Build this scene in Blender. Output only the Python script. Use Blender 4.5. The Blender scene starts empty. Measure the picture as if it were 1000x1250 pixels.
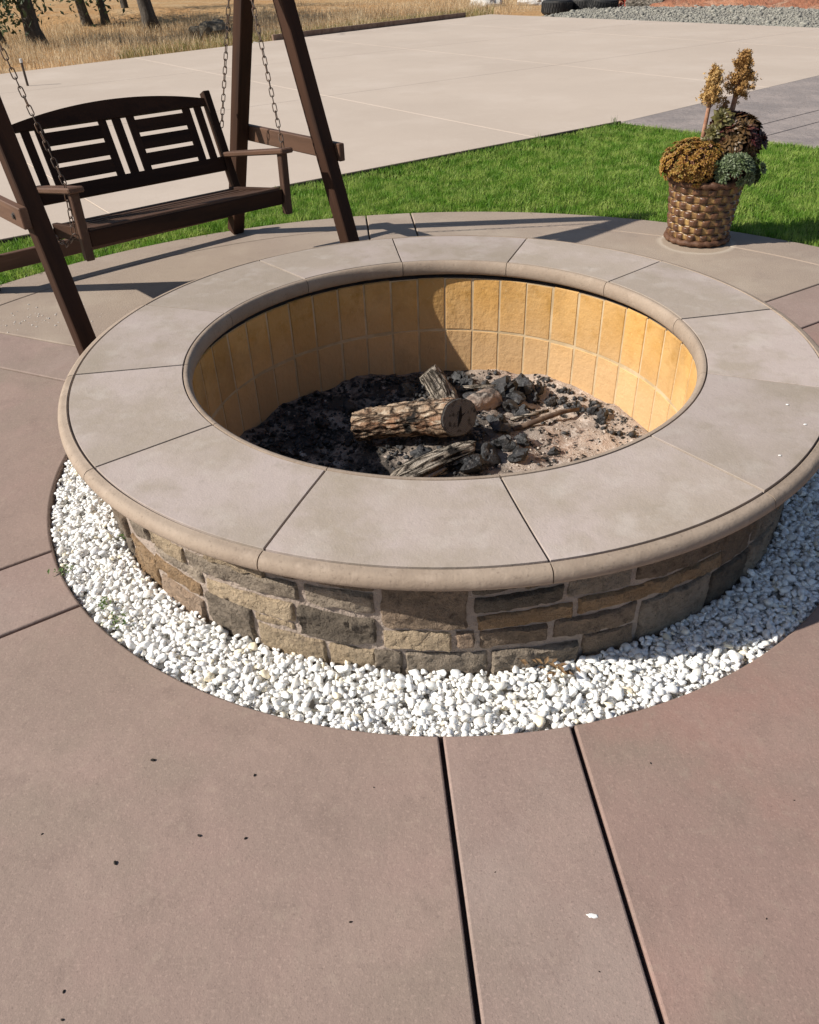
import bpy, bmesh, math, random
import numpy as np
from mathutils import Vector, Matrix, noise
from math import sin, cos, pi, radians, degrees, sqrt, atan2, asin, hypot

random.seed(7)
RNG = np.random.default_rng(7)
scene = bpy.context.scene

# ------------------------------------------------------------------ camera
cam_data = bpy.data.cameras.new('camera')
cam = bpy.data.objects.new('camera', cam_data)
scene.collection.objects.link(cam)
CX = Vector((0.99904, 0.0008, -0.03127)).normalized()
FW = Vector((-0.01879, 0.81361, -0.58111)).normalized()
CX = (CX - FW * CX.dot(FW)).normalized()
UP = CX.cross(FW)
_roll, _pitch, _yaw = -0.0375357, 0.6200982, -0.0230888
FW = Vector((sin(_yaw)*cos(_pitch), cos(_yaw)*cos(_pitch), -sin(_pitch)))
_r = Vector((cos(_yaw), -sin(_yaw), 0)); _u = _r.cross(FW)
CX = _r*cos(_roll) + _u*sin(_roll); UP = -_r*sin(_roll) + _u*cos(_roll)
CAM = Vector((-0.07385, -2.60941, 1.50135))
M = Matrix(((CX.x, UP.x, -FW.x, CAM.x), (CX.y, UP.y, -FW.y, CAM.y), (CX.z, UP.z, -FW.z, CAM.z), (0, 0, 0, 1)))
cam.matrix_world = M
cam_data.sensor_fit = 'HORIZONTAL'
cam_data.sensor_width = 36
cam_data.lens = 961.026*36/1000
cam_data.clip_start = 0.05
cam_data.clip_end = 2000
scene.camera = cam

# ------------------------------------------------------------------ sky and sun
SUN_AZ, SUN_EL = radians(193.75), radians(37.8)      # direction towards the sun
world = bpy.data.worlds.new('World'); scene.world = world; world.use_nodes = True
wn = world.node_tree.nodes; wn.clear()
sky = wn.new('ShaderNodeTexSky'); sky.sky_type = 'NISHITA'; sky.sun_disc = False
sky.sun_elevation = SUN_EL; sky.sun_rotation = atan2(cos(SUN_AZ), sin(SUN_AZ))
bg = wn.new('ShaderNodeBackground'); bg.inputs['Strength'].default_value = 0.07
wo = wn.new('ShaderNodeOutputWorld')
world.node_tree.links.new(sky.outputs[0], bg.inputs[0]); world.node_tree.links.new(bg.outputs[0], wo.inputs[0])
sl = bpy.data.lights.new('sun', 'SUN'); sl.energy = 4.9; sl.angle = radians(0.53); sl.color = (1, 0.945, 0.85)
sun = bpy.data.objects.new('sun', sl); scene.collection.objects.link(sun)
sd = Vector((cos(SUN_AZ)*cos(SUN_EL), sin(SUN_AZ)*cos(SUN_EL), sin(SUN_EL)))
sun.rotation_euler = sd.to_track_quat('Z', 'Y').to_euler(); sun.location = sd*20
vs = scene.view_settings
vs.view_transform = 'Standard'; vs.look = 'None'; vs.gamma = 1; vs.exposure = 0.33; vs.use_curve_mapping = False

scene.cycles.max_bounces = 14; scene.cycles.diffuse_bounces = 8

# ------------------------------------------------------------------ helpers
COL = scene.collection
def link(o, parent=None):
    COL.objects.link(o)
    if parent is not None: o.parent = parent
    return o
def tag(o, label=None, cat=None, group=None, kind=None):
    if label: o['label'] = label
    if cat: o['category'] = cat
    if group: o['group'] = group
    if kind: o['kind'] = kind
    return o
def empty(name, loc=(0, 0, 0), rz=0):
    o = bpy.data.objects.new(name, None); o.location = loc; o.rotation_euler = (0, 0, rz); o.empty_display_size = .1
    return link(o)
def obj(name, me, m=None, parent=None, smooth=False):
    o = bpy.data.objects.new(name, me)
    if m is not None and not me.materials: me.materials.append(m)
    if smooth:
        me.polygons.foreach_set('use_smooth', [True]*len(me.polygons))
    return link(o, parent)
def pyd(name, v, f):
    me = bpy.data.meshes.new(name); me.from_pydata([tuple(x) for x in v], [], f); me.update(); return me
def mesh_np(name, verts, faces):
    """faces: int array (n,k)"""
    verts = np.asarray(verts, np.float32); faces = np.asarray(faces, np.int32)
    me = bpy.data.meshes.new(name); n, k = faces.shape
    me.vertices.add(len(verts)); me.vertices.foreach_set('co', verts.ravel())
    me.loops.add(n*k); me.loops.foreach_set('vertex_index', faces.ravel())
    me.polygons.add(n)
    me.polygons.foreach_set('loop_start', np.arange(0, n*k, k, dtype=np.int32))
    try: me.polygons.foreach_set('loop_total', np.full(n, k, np.int32))
    except Exception: pass
    me.update(calc_edges=True); me.validate(); return me
class MB:
    def __init__(s): s.v = []; s.f = []
    def add(s, v, f):
        b = len(s.v); s.v += [tuple(x) for x in v]; s.f += [tuple(i+b for i in q) for q in f]; return s
    def mesh(s, name): return pyd(name, s.v, s.f)
def rbox(dx, dy, dz, bev=.004, seg=1):
    bm = bmesh.new(); bmesh.ops.create_cube(bm, size=1)
    for v in bm.verts: v.co = Vector((v.co.x*dx, v.co.y*dy, v.co.z*dz))
    if bev: bmesh.ops.bevel(bm, geom=list(bm.edges), offset=bev, segments=seg, affect='EDGES', profile=.6)
    me = bpy.data.meshes.new('box'); bm.to_mesh(me); bm.free(); return me
def beam(name, A, B, w, h, side, m, parent, bev=.004, ext=0):
    """a timber from A to B (world), width w along side, h along the third axis"""
    A = Vector(A); B = Vector(B); x = (B-A).normalized(); A = A-x*ext; B = B+x*ext
    z = x.cross(Vector(side)).normalized(); y = z.cross(x).normalized()
    o = obj(name, rbox((B-A).length, w, h, bev), m)
    c = (A+B)/2
    o.matrix_world = Matrix(((x.x, y.x, z.x, c.x), (x.y, y.y, z.y, c.y), (x.z, y.z, z.z, c.z), (0, 0, 0, 1)))
    if parent is not None:
        o.parent = parent; o.matrix_parent_inverse = parent.matrix_basis.inverted()
    return o
def lathe(profile, n=48, a0=0, a1=2*pi):
    full = abs(a1-a0-2*pi) < 1e-6
    na = n if full else n+1
    v = []; f = []
    for (r, z) in profile:
        for i in range(na):
            a = a0+(a1-a0)*i/n; v.append((r*cos(a), r*sin(a), z))
    for j in range(len(profile)-1):
        for i in range(n):
            k = (i+1) % na if full else i+1
            f.append((j*na+i, j*na+k, (j+1)*na+k, (j+1)*na+i))
    return v, f
def tube(pts, rad, n=8, cap=True):
    pts = [Vector(p) for p in pts]; v = []; f = []
    rad = rad if isinstance(rad, (list, tuple)) else [rad]*len(pts)
    up = Vector((0.3, 0.2, 1)).normalized()
    for i, p in enumerate(pts):
        t = (pts[min(i+1, len(pts)-1)]-pts[max(i-1, 0)]).normalized()
        s = t.cross(up)
        if s.length < 1e-3: s = t.cross(Vector((1, 0, 0)))
        s.normalize(); u = s.cross(t).normalized(); up = u
        for k in range(n):
            a = 2*pi*k/n; v.append(p+(s*cos(a)+u*sin(a))*rad[i])
    for i in range(len(pts)-1):
        for k in range(n):
            f.append((i*n+k, i*n+(k+1) % n, (i+1)*n+(k+1) % n, (i+1)*n+k))
    if cap:
        f.append(tuple(range(n))[::-1]); f.append(tuple((len(pts)-1)*n+k for k in range(n)))
    return v, f
def ico(sub, r=1):
    bm = bmesh.new(); bmesh.ops.create_icosphere(bm, subdivisions=sub, radius=r)
    v = [tuple(x.co) for x in bm.verts]; f = [tuple(x.index for x in q.verts) for q in bm.faces]; bm.free(); return v, f
def nz(p, s=1.0, seed=0.0): return noise.noise(Vector((p[0]*s+seed, p[1]*s+seed*1.7, p[2]*s-seed)))
def lump(r, sub=2, amp=.35, freq=1.6, seed=0, flat=1.0, sq=(1, 1, 1), cut=0):
    v, f = ico(sub); out = []
    for p in v:
        d = 1+amp*nz(p, freq, seed)+amp*.45*nz(p, freq*2.7, seed+9)
        if cut:
            for q_ in range(6):
                c_ = Vector((sin(seed*3.1+q_*2.4), cos(seed*1.7+q_*1.9), sin(seed+q_*4.1))).normalized(); t_ = Vector(p).dot(c_)*d
                if t_ > cut: d *= cut/t_
        out.append((p[0]*r*d*sq[0], p[1]*r*d*sq[1], p[2]*r*d*flat*sq[2]))
    return out, f
def clip_poly(poly, n, c):
    """keep the side dot(n,p) <= c"""
    out = []
    for i in range(len(poly)):
        a, b = poly[i], poly[(i+1) % len(poly)]
        da, db = n[0]*a[0]+n[1]*a[1]-c, n[0]*b[0]+n[1]*b[1]-c
        if da <= 0: out.append(a)
        if da*db < 0:
            t = da/(da-db); out.append((a[0]+t*(b[0]-a[0]), a[1]+t*(b[1]-a[1])))
    return out
def inside(poly, x, y):
    """numpy point in polygon"""
    r = np.zeros(len(x), bool); n = len(poly)
    for i in range(n):
        x0, y0 = poly[i]; x1, y1 = poly[(i+1) % n]
        c = ((y0 > y) != (y1 > y)) & (x < (x1-x0)*(y-y0)/((y1-y0) if y1 != y0 else 1e-9)+x0)
        r ^= c
    return r
def slab_mesh(name, poly, z, th, bev=.006):
    """flat polygon slab with a small chamfer, convex outline counter-clockwise"""
    bm = bmesh.new(); vs_ = [bm.verts.new((x, y, z)) for x, y in poly]; fc = bm.faces.new(vs_)
    r = bmesh.ops.extrude_face_region(bm, geom=[fc])
    for e in r['geom']:
        if isinstance(e, bmesh.types.BMVert): e.co.z -= th
    bmesh.ops.recalc_face_normals(bm, faces=bm.faces)
    top = [e for e in bm.edges if all(abs(v.co.z-z) < 1e-6 for v in e.verts)]
    bmesh.ops.bevel(bm, geom=top, offset=bev, segments=1, affect='EDGES')
    me = bpy.data.meshes.new(name); bm.to_mesh(me); bm.free(); return me

# ------------------------------------------------------------------ materials
def S(r, g, b):
    f = lambda c: (c/255/12.92) if c/255 <= .04045 else ((c/255+.055)/1.055)**2.4
    return (f(r), f(g), f(b), 1)
def mixc(nt, a, b, fac, mode='MIX'):
    n = nt.nodes.new('ShaderNodeMix'); n.data_type = 'RGBA'; n.blend_type = mode
    for sck, val in ((n.inputs['Factor'], fac), (n.inputs['A'], a), (n.inputs['B'], b)):
        if hasattr(val, 'links') or hasattr(val, 'is_linked'): nt.links.new(val, sck)
        else: sck.default_value = val
    return n.outputs['Result']
def noisen(nt, vec, scale, detail=4, rough=.55, lo=.35, hi=.65, dist=0):
    n = nt.nodes.new('ShaderNodeTexNoise'); n.inputs['Scale'].default_value = scale; n.inputs['Detail'].default_value = detail
    n.inputs['Roughness'].default_value = rough; n.inputs['Distortion'].default_value = dist
    nt.links.new(vec, n.inputs['Vector'])
    r = nt.nodes.new('ShaderNodeMapRange'); r.inputs['From Min'].default_value = lo; r.inputs['From Max'].default_value = hi
    nt.links.new(n.outputs['Fac'], r.inputs['Value']); return r.outputs['Result']
def vecn(nt, kind='obj', stretch=None, rnd=True):
    if kind == 'pos':
        g = nt.nodes.new('ShaderNodeNewGeometry'); v = g.outputs['Position']
    else:
        t = nt.nodes.new('ShaderNodeTexCoord'); v = t.outputs['Object']
        if rnd:
            oi = nt.nodes.new('ShaderNodeObjectInfo'); m_ = nt.nodes.new('ShaderNodeMath'); m_.operation = 'MULTIPLY'; m_.inputs[1].default_value = 57
            nt.links.new(oi.outputs['Random'], m_.inputs[0])
            a = nt.nodes.new('ShaderNodeVectorMath'); a.operation = 'ADD'; nt.links.new(v, a.inputs[0]); nt.links.new(m_.outputs[0], a.inputs[1]); v = a.outputs[0]
    if stretch:
        mp = nt.nodes.new('ShaderNodeMapping'); mp.inputs['Scale'].default_value = stretch; nt.links.new(v, mp.inputs['Vector']); v = mp.outputs[0]
    return v
def base_mat(name, rough=.8, spec=.3):
    m = bpy.data.materials.new(name); m.use_nodes = True; nt = m.node_tree; b = nt.nodes['Principled BSDF']
    b.inputs['Roughness'].default_value = rough; b.inputs['Specular IOR Level'].default_value = spec
    return m, nt, b
def bump(nt, b, hgt, strength=.3, dist=.01, prev=None):
    n = nt.nodes.new('ShaderNodeBump'); n.inputs['Strength'].default_value = strength; n.inputs['Distance'].default_value = dist
    nt.links.new(hgt, n.inputs['Height'])
    if prev is not None: nt.links.new(prev, n.inputs['Normal'])
    nt.links.new(n.outputs[0], b.inputs['Normal']); return n.outputs[0]
def mat(name, layers, rough=.8, spec=.3, bumps=(), kind='obj', stretch=None, objvar=0, rnd=True):
    """layers: first a colour, then (colour, noise scale, lo, hi, strength)"""
    m, nt, b = base_mat(name, rough, spec); v = vecn(nt, kind, stretch, rnd)
    c = layers[0]
    for L in layers[1:]:
        col, sc, lo, hi, st = L[:5]
        fac = noisen(nt, v, sc, L[5] if len(L) > 5 else 5, .6, lo, hi)
        if st < 1:
            k = nt.nodes.new('ShaderNodeMath'); k.operation = 'MULTIPLY'; k.inputs[1].default_value = st; nt.links.new(fac, k.inputs[0]); fac = k.outputs[0]
        c = mixc(nt, c, col, fac)
    if objvar:
        oi = nt.nodes.new('ShaderNodeObjectInfo'); r = nt.nodes.new('ShaderNodeMapRange'); r.inputs['To Min'].default_value = 1-objvar; r.inputs['To Max'].default_value = 1+objvar
        nt.links.new(oi.outputs['Random'], r.inputs['Value'])
        hs = nt.nodes.new('ShaderNodeHueSaturation'); nt.links.new(r.outputs[0], hs.inputs['Value'])
        if hasattr(c, 'is_linked'): nt.links.new(c, hs.inputs['Color'])
        else: hs.inputs['Color'].default_value = c
        c = hs.outputs[0]
    if hasattr(c, 'is_linked'): nt.links.new(c, b.inputs['Base Color'])
    else: b.inputs['Base Color'].default_value = c
    p = None
    for (sc, st, di) in bumps:
        h = noisen(nt, v, sc, 5, .6, .2, .8); p = bump(nt, b, h, st, di, p)
    return m
def A(r, g, b): return (r, g, b, 1)

def patio_mat(name, c0, c1, c2):
    k_ = lambda c, f: A(c[0]*f, c[1]*f, c[2]*f)
    return mat(name, [A(*c0), (A(*c1), .9, .42, .58, .95), (A(*c2), 1.9, .48, .62, .8), (k_(c0, 1.22), 4.5, .5, .66, .55), (k_(c0, .72), 9, .53, .7, .5), (k_(c1, 1.35), 26, .56, .7, .35), (k_(c0, .62), 60, .58, .7, .3), (k_(c0, 1.5), 150, .54, .66, .42), (k_(c0, .5), 200, .58, .68, .45)],
              rough=.78, spec=.25, bumps=((14, .14, .012), (60, .1, .004), (300, .2, .002)), kind='pos')
M_patio = patio_mat('patio_concrete', (.275, .2, .168), (.262, .202, .163), (.305, .213, .182))
M_patio_red = patio_mat('patio_concrete_red', (.268, .183, .155), (.24, .187, .15), (.295, .182, .153))
M_patio_band = patio_mat('patio_concrete_band', (.287, .206, .177), (.265, .202, .168), (.31, .235, .203))
M_patio2 = mat('patio_border', [A(.34, .27, .215), (A(.29, .225, .185), .8, .42, .6, .8), (A(.4, .33, .265), 2.2, .5, .7, .7), (A(.24, .19, .16), 8, .55, .8, .5), (A(.42, .36, .3), 60, .55, .75, .4)],
              rough=.8, spec=.2, bumps=((120, .4, .004), (300, .3, .002)), kind='pos')
def pot_stain(m, cx, cy, r):
    nt = m.node_tree; b = nt.nodes['Principled BSDF']; src = b.inputs['Base Color'].links[0].from_socket
    g = nt.nodes.new('ShaderNodeNewGeometry'); d = nt.nodes.new('ShaderNodeVectorMath'); d.operation = 'DISTANCE'; d.inputs[1].default_value = (cx, cy, 0); nt.links.new(g.outputs['Position'], d.inputs[0])
    n = noisen(nt, g.outputs['Position'], 14, 3, .5, 0, 1); w = nt.nodes.new('ShaderNodeMath'); w.operation = 'MULTIPLY_ADD'; w.inputs[1].default_value = .025; nt.links.new(n, w.inputs[0]); nt.links.new(d.outputs['Value'], w.inputs[2])
    for (r0, r1, col) in ((r+.025, r, A(.5, .43, .35)), (r-.004, r-.02, A(.3, .225, .165))):
        mr = nt.nodes.new('ShaderNodeMapRange'); mr.inputs['From Min'].default_value = r0; mr.inputs['From Max'].default_value = r1; mr.inputs['To Max'].default_value = .7; nt.links.new(w.outputs[0], mr.inputs['Value']); src = mixc(nt, src, col, mr.outputs[0])
    nt.links.new(src, b.inputs['Base Color'])
pot_stain(M_patio2, 1.615, 2.235, .225)
M_joint = mat('joint_filler', [A(.07, .05, .042), (A(.16, .12, .1), 18, .5, .7, .7)], rough=.95, kind='pos')
M_joint_pale = mat('joint_pale', [A(.42, .36, .31), (A(.3, .25, .21), 12, .5, .7, .7)], rough=.95, kind='pos')
M_cap = mat('cast_capstone', [A(.36, .298, .246), (A(.43, .357, .325), 1.7, .42, .58, .95), (A(.325, .268, .212), 4.2, .5, .66, .8), (A(.47, .41, .365), 8, .54, .72, .6), (A(.28, .235, .19), 21, .56, .72, .35), (A(.48, .42, .37), 60, .58, .72, .25), (A(.24, .2, .16), 120, .6, .72, .35), (A(.48, .41, .36), 200, .58, .7, .25)],
            rough=.7, spec=.25, bumps=((7, .12, .012), (60, .12, .004), (190, .25, .002)), objvar=.08)
M_bull = mat('cast_bullnose', [A(.31, .24, .185), (A(.35, .275, .215), 4, .42, .62, .9), (A(.25, .19, .145), 10, .52, .72, .7), (A(.43, .34, .27), 24, .55, .72, .5), (A(.17, .13, .1), 110, .58, .7, .55)], rough=.75, spec=.2, bumps=((18, .2, .008), (150, .3, .002)), objvar=.06)
M_grout = mat('dark_grout', [A(.13, .11, .1), (A(.2, .17, .15), 20, .45, .6, .8)], rough=.95)
M_mortar = mat('pink_mortar', [A(.42, .34, .285), (A(.31, .245, .2), 14, .45, .65, .8), (A(.47, .39, .33), 70, .5, .7, .5)], rough=.95, bumps=((40, .8, .01), (120, .8, .006)))
def stone_mat(name, c1, c2, c3):
    return mat(name, [c1, (c2, 9, .4, .62, .9), (c3, 22, .52, .72, .8), (A(.07, .055, .045), 38, .56, .7, .6), (tuple(min(1, x*1.5) for x in c1[:3])+(1,), 60, .54, .68, .65)],
               rough=.9, spec=.2, bumps=((28, .7, .016), (90, .9, .01), (260, .7, .004)), objvar=.2)
M_st = {
 'tan': stone_mat('stone_tan', A(.36, .275, .185), A(.44, .345, .24), A(.23, .175, .12)),
 'grey': stone_mat('stone_grey', A(.24, .195, .152), A(.33, .27, .21), A(.13, .105, .08)),
 'dark': stone_mat('stone_dark', A(.125, .102, .08), A(.19, .155, .12), A(.065, .055, .045)),
 'orange': stone_mat('stone_orange', A(.31, .2, .112), A(.36, .25, .155), A(.24, .165, .1)),
 'brown': stone_mat('stone_brown', A(.2, .148, .105), A(.27, .2, .145), A(.12, .09, .066)),
 'pink': stone_mat('stone_pink', A(.36, .255, .18), A(.33, .25, .19), A(.25, .185, .135)),
}
M_wood = mat('dark_stained_wood', [A(.034, .0155, .009), (A(.056, .026, .015), 6, .4, .65, .9), (A(.018, .01, .008), 14, .5, .7, .7), (A(.085, .045, .03), 26, .6, .8, .5)],
             rough=.72, spec=.15, bumps=((10, .25, .004), (40, .25, .002)), stretch=(.12, 1, 1))
M_wood_worn = mat('worn_stained_wood', [A(.1, .052, .032), (A(.15, .08, .052), 6, .4, .65, .9), (A(.06, .032, .02), 14, .5, .7, .7), (A(.24, .14, .09), 26, .6, .8, .4)],
             rough=.6, spec=.3, bumps=((10, .25, .004), (40, .25, .002)), stretch=(.12, 1, 1))
M_wood_mid = mat('half_worn_wood', [A(.06, .031, .02), (A(.09, .047, .03), 6, .4, .65, .9), (A(.03, .017, .012), 14, .5, .7, .7), (A(.14, .08, .052), 26, .6, .8, .5)], rough=.6, spec=.3, bumps=((10, .25, .004), (40, .25, .002)), stretch=(.12, 1, 1))
M_chain = mat('rusty_chain', [A(.09, .065, .05), (A(.17, .08, .04), 60, .45, .65, .8)], rough=.55, spec=.5)
M_bolt = mat('bolt', [A(.05, .04, .035)], rough=.5, spec=.5)
M_slab = mat('pale_concrete', [A(.5, .415, .345), (A(.46, .38, .315), .25, .4, .6, .9), (A(.55, .465, .395), .7, .5, .7, .6), (A(.43, .35, .285), 1.8, .56, .8, .45), (A(.56, .48, .41), 14, .55, .75, .3)],
             rough=.8, spec=.25, bumps=((60, .2, .004),), kind='pos')
M_walk = mat('stamped_walk', [A(.3, .255, .235), (A(.22, .19, .18), 1.1, .42, .6, .9), (A(.36, .3, .275), 3.4, .5, .7, .7), (A(.2, .165, .15), 8, .5, .75, .5)], rough=.75, spec=.3, bumps=((14, .4, .02), (60, .3, .006)), kind='pos')
M_soil = mat('lawn_soil', [A(.07, .06, .03), (A(.05, .07, .02), 5, .4, .6, .8)], rough=1, kind='pos')
M_field = mat('dry_field', [A(.42, .27, .13), (A(.4, .22, .09), .25, .4, .6, .9), (A(.47, .35, .21), .9, .5, .7, .7), (A(.22, .16, .09), 4, .55, .8, .6)], rough=1, kind='pos', bumps=((6, .6, .1),))
M_red = mat('red_soil', [A(.36, .16, .09), (A(.25, .1, .06), .8, .4, .6, .9), (A(.46, .27, .18), 3, .5, .7, .8), (A(.42, .33, .24), 1.3, .55, .7, .7), (A(.16, .08, .05), 7, .56, .72, .8)], rough=1, kind='pos', bumps=((5, .7, .15),))
M_blue = mat('crushed_gravel', [A(.25, .235, .2), (A(.3, .28, .24), 2, .4, .6, .7)], rough=.95, kind='pos')
M_blue2 = mat('crushed_stone', [A(.27, .26, .225), (A(.17, .16, .145), 3, .45, .6, .8), (A(.36, .34, .295), 5, .52, .66, .8)], rough=.95, kind='pos')
M_edge = mat('edging_timber', [A(.07, .052, .042), (A(.12, .09, .07), 8, .4, .6, .8)], rough=.9)
M_board = mat('weathered_board', [A(.17, .105, .075), (A(.26, .18, .135), 8, .4, .6, .8)], rough=.9)
def brick_mat():
    m, nt, b = base_mat('fire_brick', .85, .2); v = vecn(nt)
    c = mixc(nt, A(.55, .31, .1), A(.6, .36, .14), noisen(nt, v, 5, 4, .5, .4, .6))
    c = mixc(nt, c, A(.46, .25, .066), noisen(nt, v, 13, 5, .6, .52, .75))
    c = mixc(nt, c, A(.62, .42, .19), noisen(nt, v, 60, 4, .6, .6, .8))
    # ash dust climbing up from the bed of the pit
    g = nt.nodes.new('ShaderNodeNewGeometry'); sp = nt.nodes.new('ShaderNodeSeparateXYZ'); nt.links.new(g.outputs['Position'], sp.inputs[0])
    n2 = noisen(nt, g.outputs['Position'], 3.2, 5, .6, 0, 1)
    ad = nt.nodes.new('ShaderNodeMath'); ad.operation = 'MULTIPLY_ADD'; ad.inputs[1].default_value = -.22; nt.links.new(n2, ad.inputs[0]); nt.links.new(sp.outputs[2], ad.inputs[2])
    r = nt.nodes.new('ShaderNodeMapRange'); r.inputs['From Min'].default_value = .1; r.inputs['From Max'].default_value = -.14; nt.links.new(ad.outputs[0], r.inputs['Value'])
    k = nt.nodes.new('ShaderNodeMath'); k.operation = 'MULTIPLY'; k.inputs[1].default_value = .72; nt.links.new(r.outputs[0], k.inputs[0])
    c = mixc(nt, c, A(.58, .385, .215), k.outputs[0])
    oi = nt.nodes.new('ShaderNodeObjectInfo'); mr = nt.nodes.new('ShaderNodeMapRange'); mr.inputs['To Min'].default_value = .86; mr.inputs['To Max'].default_value = 1.1
    nt.links.new(oi.outputs['Random'], mr.inputs['Value']); hs = nt.nodes.new('ShaderNodeHueSaturation'); nt.links.new(c, hs.inputs['Color']); nt.links.new(mr.outputs[0], hs.inputs['Value'])
    nt.links.new(hs.outputs[0], b.inputs['Base Color'])
    gs = noisen(nt, g.outputs['Position'], 2.2, 6, .7, .52, .72); k3 = nt.nodes.new('ShaderNodeMath'); k3.operation = 'MULTIPLY'; k3.inputs[1].default_value = .55; nt.links.new(gs, k3.inputs[0])
    nt.links.new(mixc(nt, hs.outputs[0], A(.27, .165, .075), k3.outputs[0]), b.inputs['Base Color'])
    p = bump(nt, b, noisen(nt, v, 45, 4, .6, .2, .8), .5, .005); return m
M_brick = brick_mat()
M_bgrout = mat('brick_grout', [A(.56, .43, .27), (A(.42, .31, .18), 9, .4, .6, .9)], rough=.95)
def gravel_mat():
    m, nt, b = base_mat('white_marble_chips', .6, .3)
    b.inputs['Subsurface Weight'].default_value = .35; b.inputs['Subsurface Scale'].default_value = .01; b.inputs['Subsurface Radius'].default_value = (1, .9, .8)
    v = vecn(nt, 'pos')
    at = nt.nodes.new('ShaderNodeAttribute'); at.attribute_name = 'tint'
    c = mixc(nt, at.outputs['Color'], A(.7, .66, .6), noisen(nt, v, 60, 4, .6, .58, .8))
    nt.links.new(c, b.inputs['Base Color']); bump(nt, b, noisen(nt, v, 160, 4, .6, .2, .8), .25, .003); return m
M_gravel = gravel_mat()
M_gbed = mat('gravel_bed', [A(.62, .6, .56), (A(.4, .37, .33), 30, .4, .6, .8)], rough=1, kind='pos')
def leaf_mat(name, cols, scale, trans=.35, rough=.55):
    m, nt, b = base_mat(name, rough, .35); v = vecn(nt, 'pos')
    c = cols[0]
    for i, cc in enumerate(cols[1:]):
        c = mixc(nt, c, cc, noisen(nt, v, scale[i], 3, .6, .42, .58))
    nt.links.new(c, b.inputs['Base Color'])
    if trans:
        t = nt.nodes.new('ShaderNodeBsdfTranslucent'); nt.links.new(c, t.inputs[0]); mx = nt.nodes.new('ShaderNodeMixShader'); mx.inputs[0].default_value = trans
        out = [n for n in nt.nodes if n.type == 'OUTPUT_MATERIAL'][0]
        nt.links.new(b.outputs[0], mx.inputs[1]); nt.links.new(t.outputs[0], mx.inputs[2]); nt.links.new(mx.outputs[0], out.inputs[0])
    return m
M_grass = leaf_mat('lawn_grass', [A(.24, .41, .04), A(.16, .32, .028), A(.29, .44, .06), A(.4, .46, .14), A(.14, .28, .028)], (1.6, 40, 110, 6), .45)
M_dry = leaf_mat('dry_grass', [A(.52, .36, .18), A(.58, .45, .27), A(.46, .27, .12), A(.66, .55, .38)], (.22, 3, 30), .3, .8)
M_bark = mat('oak_bark', [A(.06, .05, .042), (A(.11, .095, .08), 6, .4, .6, .9), (A(.05, .04, .035), 18, .5, .7, .8)], rough=.95, bumps=((14, .8, .03),), stretch=(1, 1, .3))
M_oak = leaf_mat('oak_leaves', [A(.07, .1, .04), A(.11, .13, .06), A(.05, .07, .03)], (3, 40), .25)

# ------------------------------------------------------------------ terrain
R = 1.25; H = .375                       # radius of the cap's outer groove, height of the cap's top
PR = 3.10; GR = 1.13*R                   # patio rim, gravel edge
E_ANG = radians(36.0)
P0 = (-2.86, 2.71); P1 = (2.03, 6.26); P2 = (5.23, 9.1)
e1 = (cos(E_ANG), sin(E_ANG))
PA = (P0[0]-16*e1[0], P0[1]-16*e1[1])
FC = (2.05, 22.75)                       # far corner of the parking slab
FL_ = (FC[0]-34*cos(radians(48.2)), FC[1]-34*sin(radians(48.2)))
FR_ = (FC[0]+15*cos(radians(-50.6)), FC[1]+15*sin(radians(-50.6)))
P3 = (P2[0]+7*cos(radians(41.6)), P2[1]+7*sin(radians(41.6)))
DRIVE = [PA, P0, P1, P2, P3, FR_, FC, FL_]
def drive_edge(a):
    """distance from the origin to the near side of the parking slab in direction a"""
    d = (cos(a), sin(a)); best = 1e9
    for (p, q) in ((PA, P1), (P1, P2), (P2, P3)):
        ex, ey = q[0]-p[0], q[1]-p[1]; den = d[0]*ey-d[1]*ex
        if abs(den) < 1e-9: continue
        t = (p[0]*ey-p[1]*ex)/den; s = (p[0]*d[1]-p[1]*d[0])/den
        if t > 0 and -1e-6 <= s <= 1+1e-6: best = min(best, t)
    return best
W0 = (2.034, 6.256); W1 = (W0[0]+9*cos(radians(-46.4)), W0[1]+9*sin(radians(-46.4)))
def walk_edge(a):
    d = (cos(a), sin(a)); ex, ey = W1[0]-W0[0], W1[1]-W0[1]; den = d[0]*ey-d[1]*ex
    if abs(den) < 1e-9: return 1e9
    t = (W0[0]*ey-W0[1]*ex)/den; s = (W0[0]*d[1]-W0[1]*d[0])/den
    return t if t > 0 and 0 <= s <= 1 else 1e9
def ring_mesh(name, r0, r1f, z, n=144, nr=1):
    v = []; f = []
    for j in range(nr+1):
        for i in range(n):
            a = 2*pi*i/n; r1 = r1f(a) if callable(r1f) else r1f; r = r0+(r1-r0)*j/nr; v.append((r*cos(a), r*sin(a), z))
    for j in range(nr):
        for i in range(n):
            k = (i+1) % n; f.append((j*n+i, (j+1)*n+i, (j+1)*n+k, j*n+k))
    return pyd(name, v, f)
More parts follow.
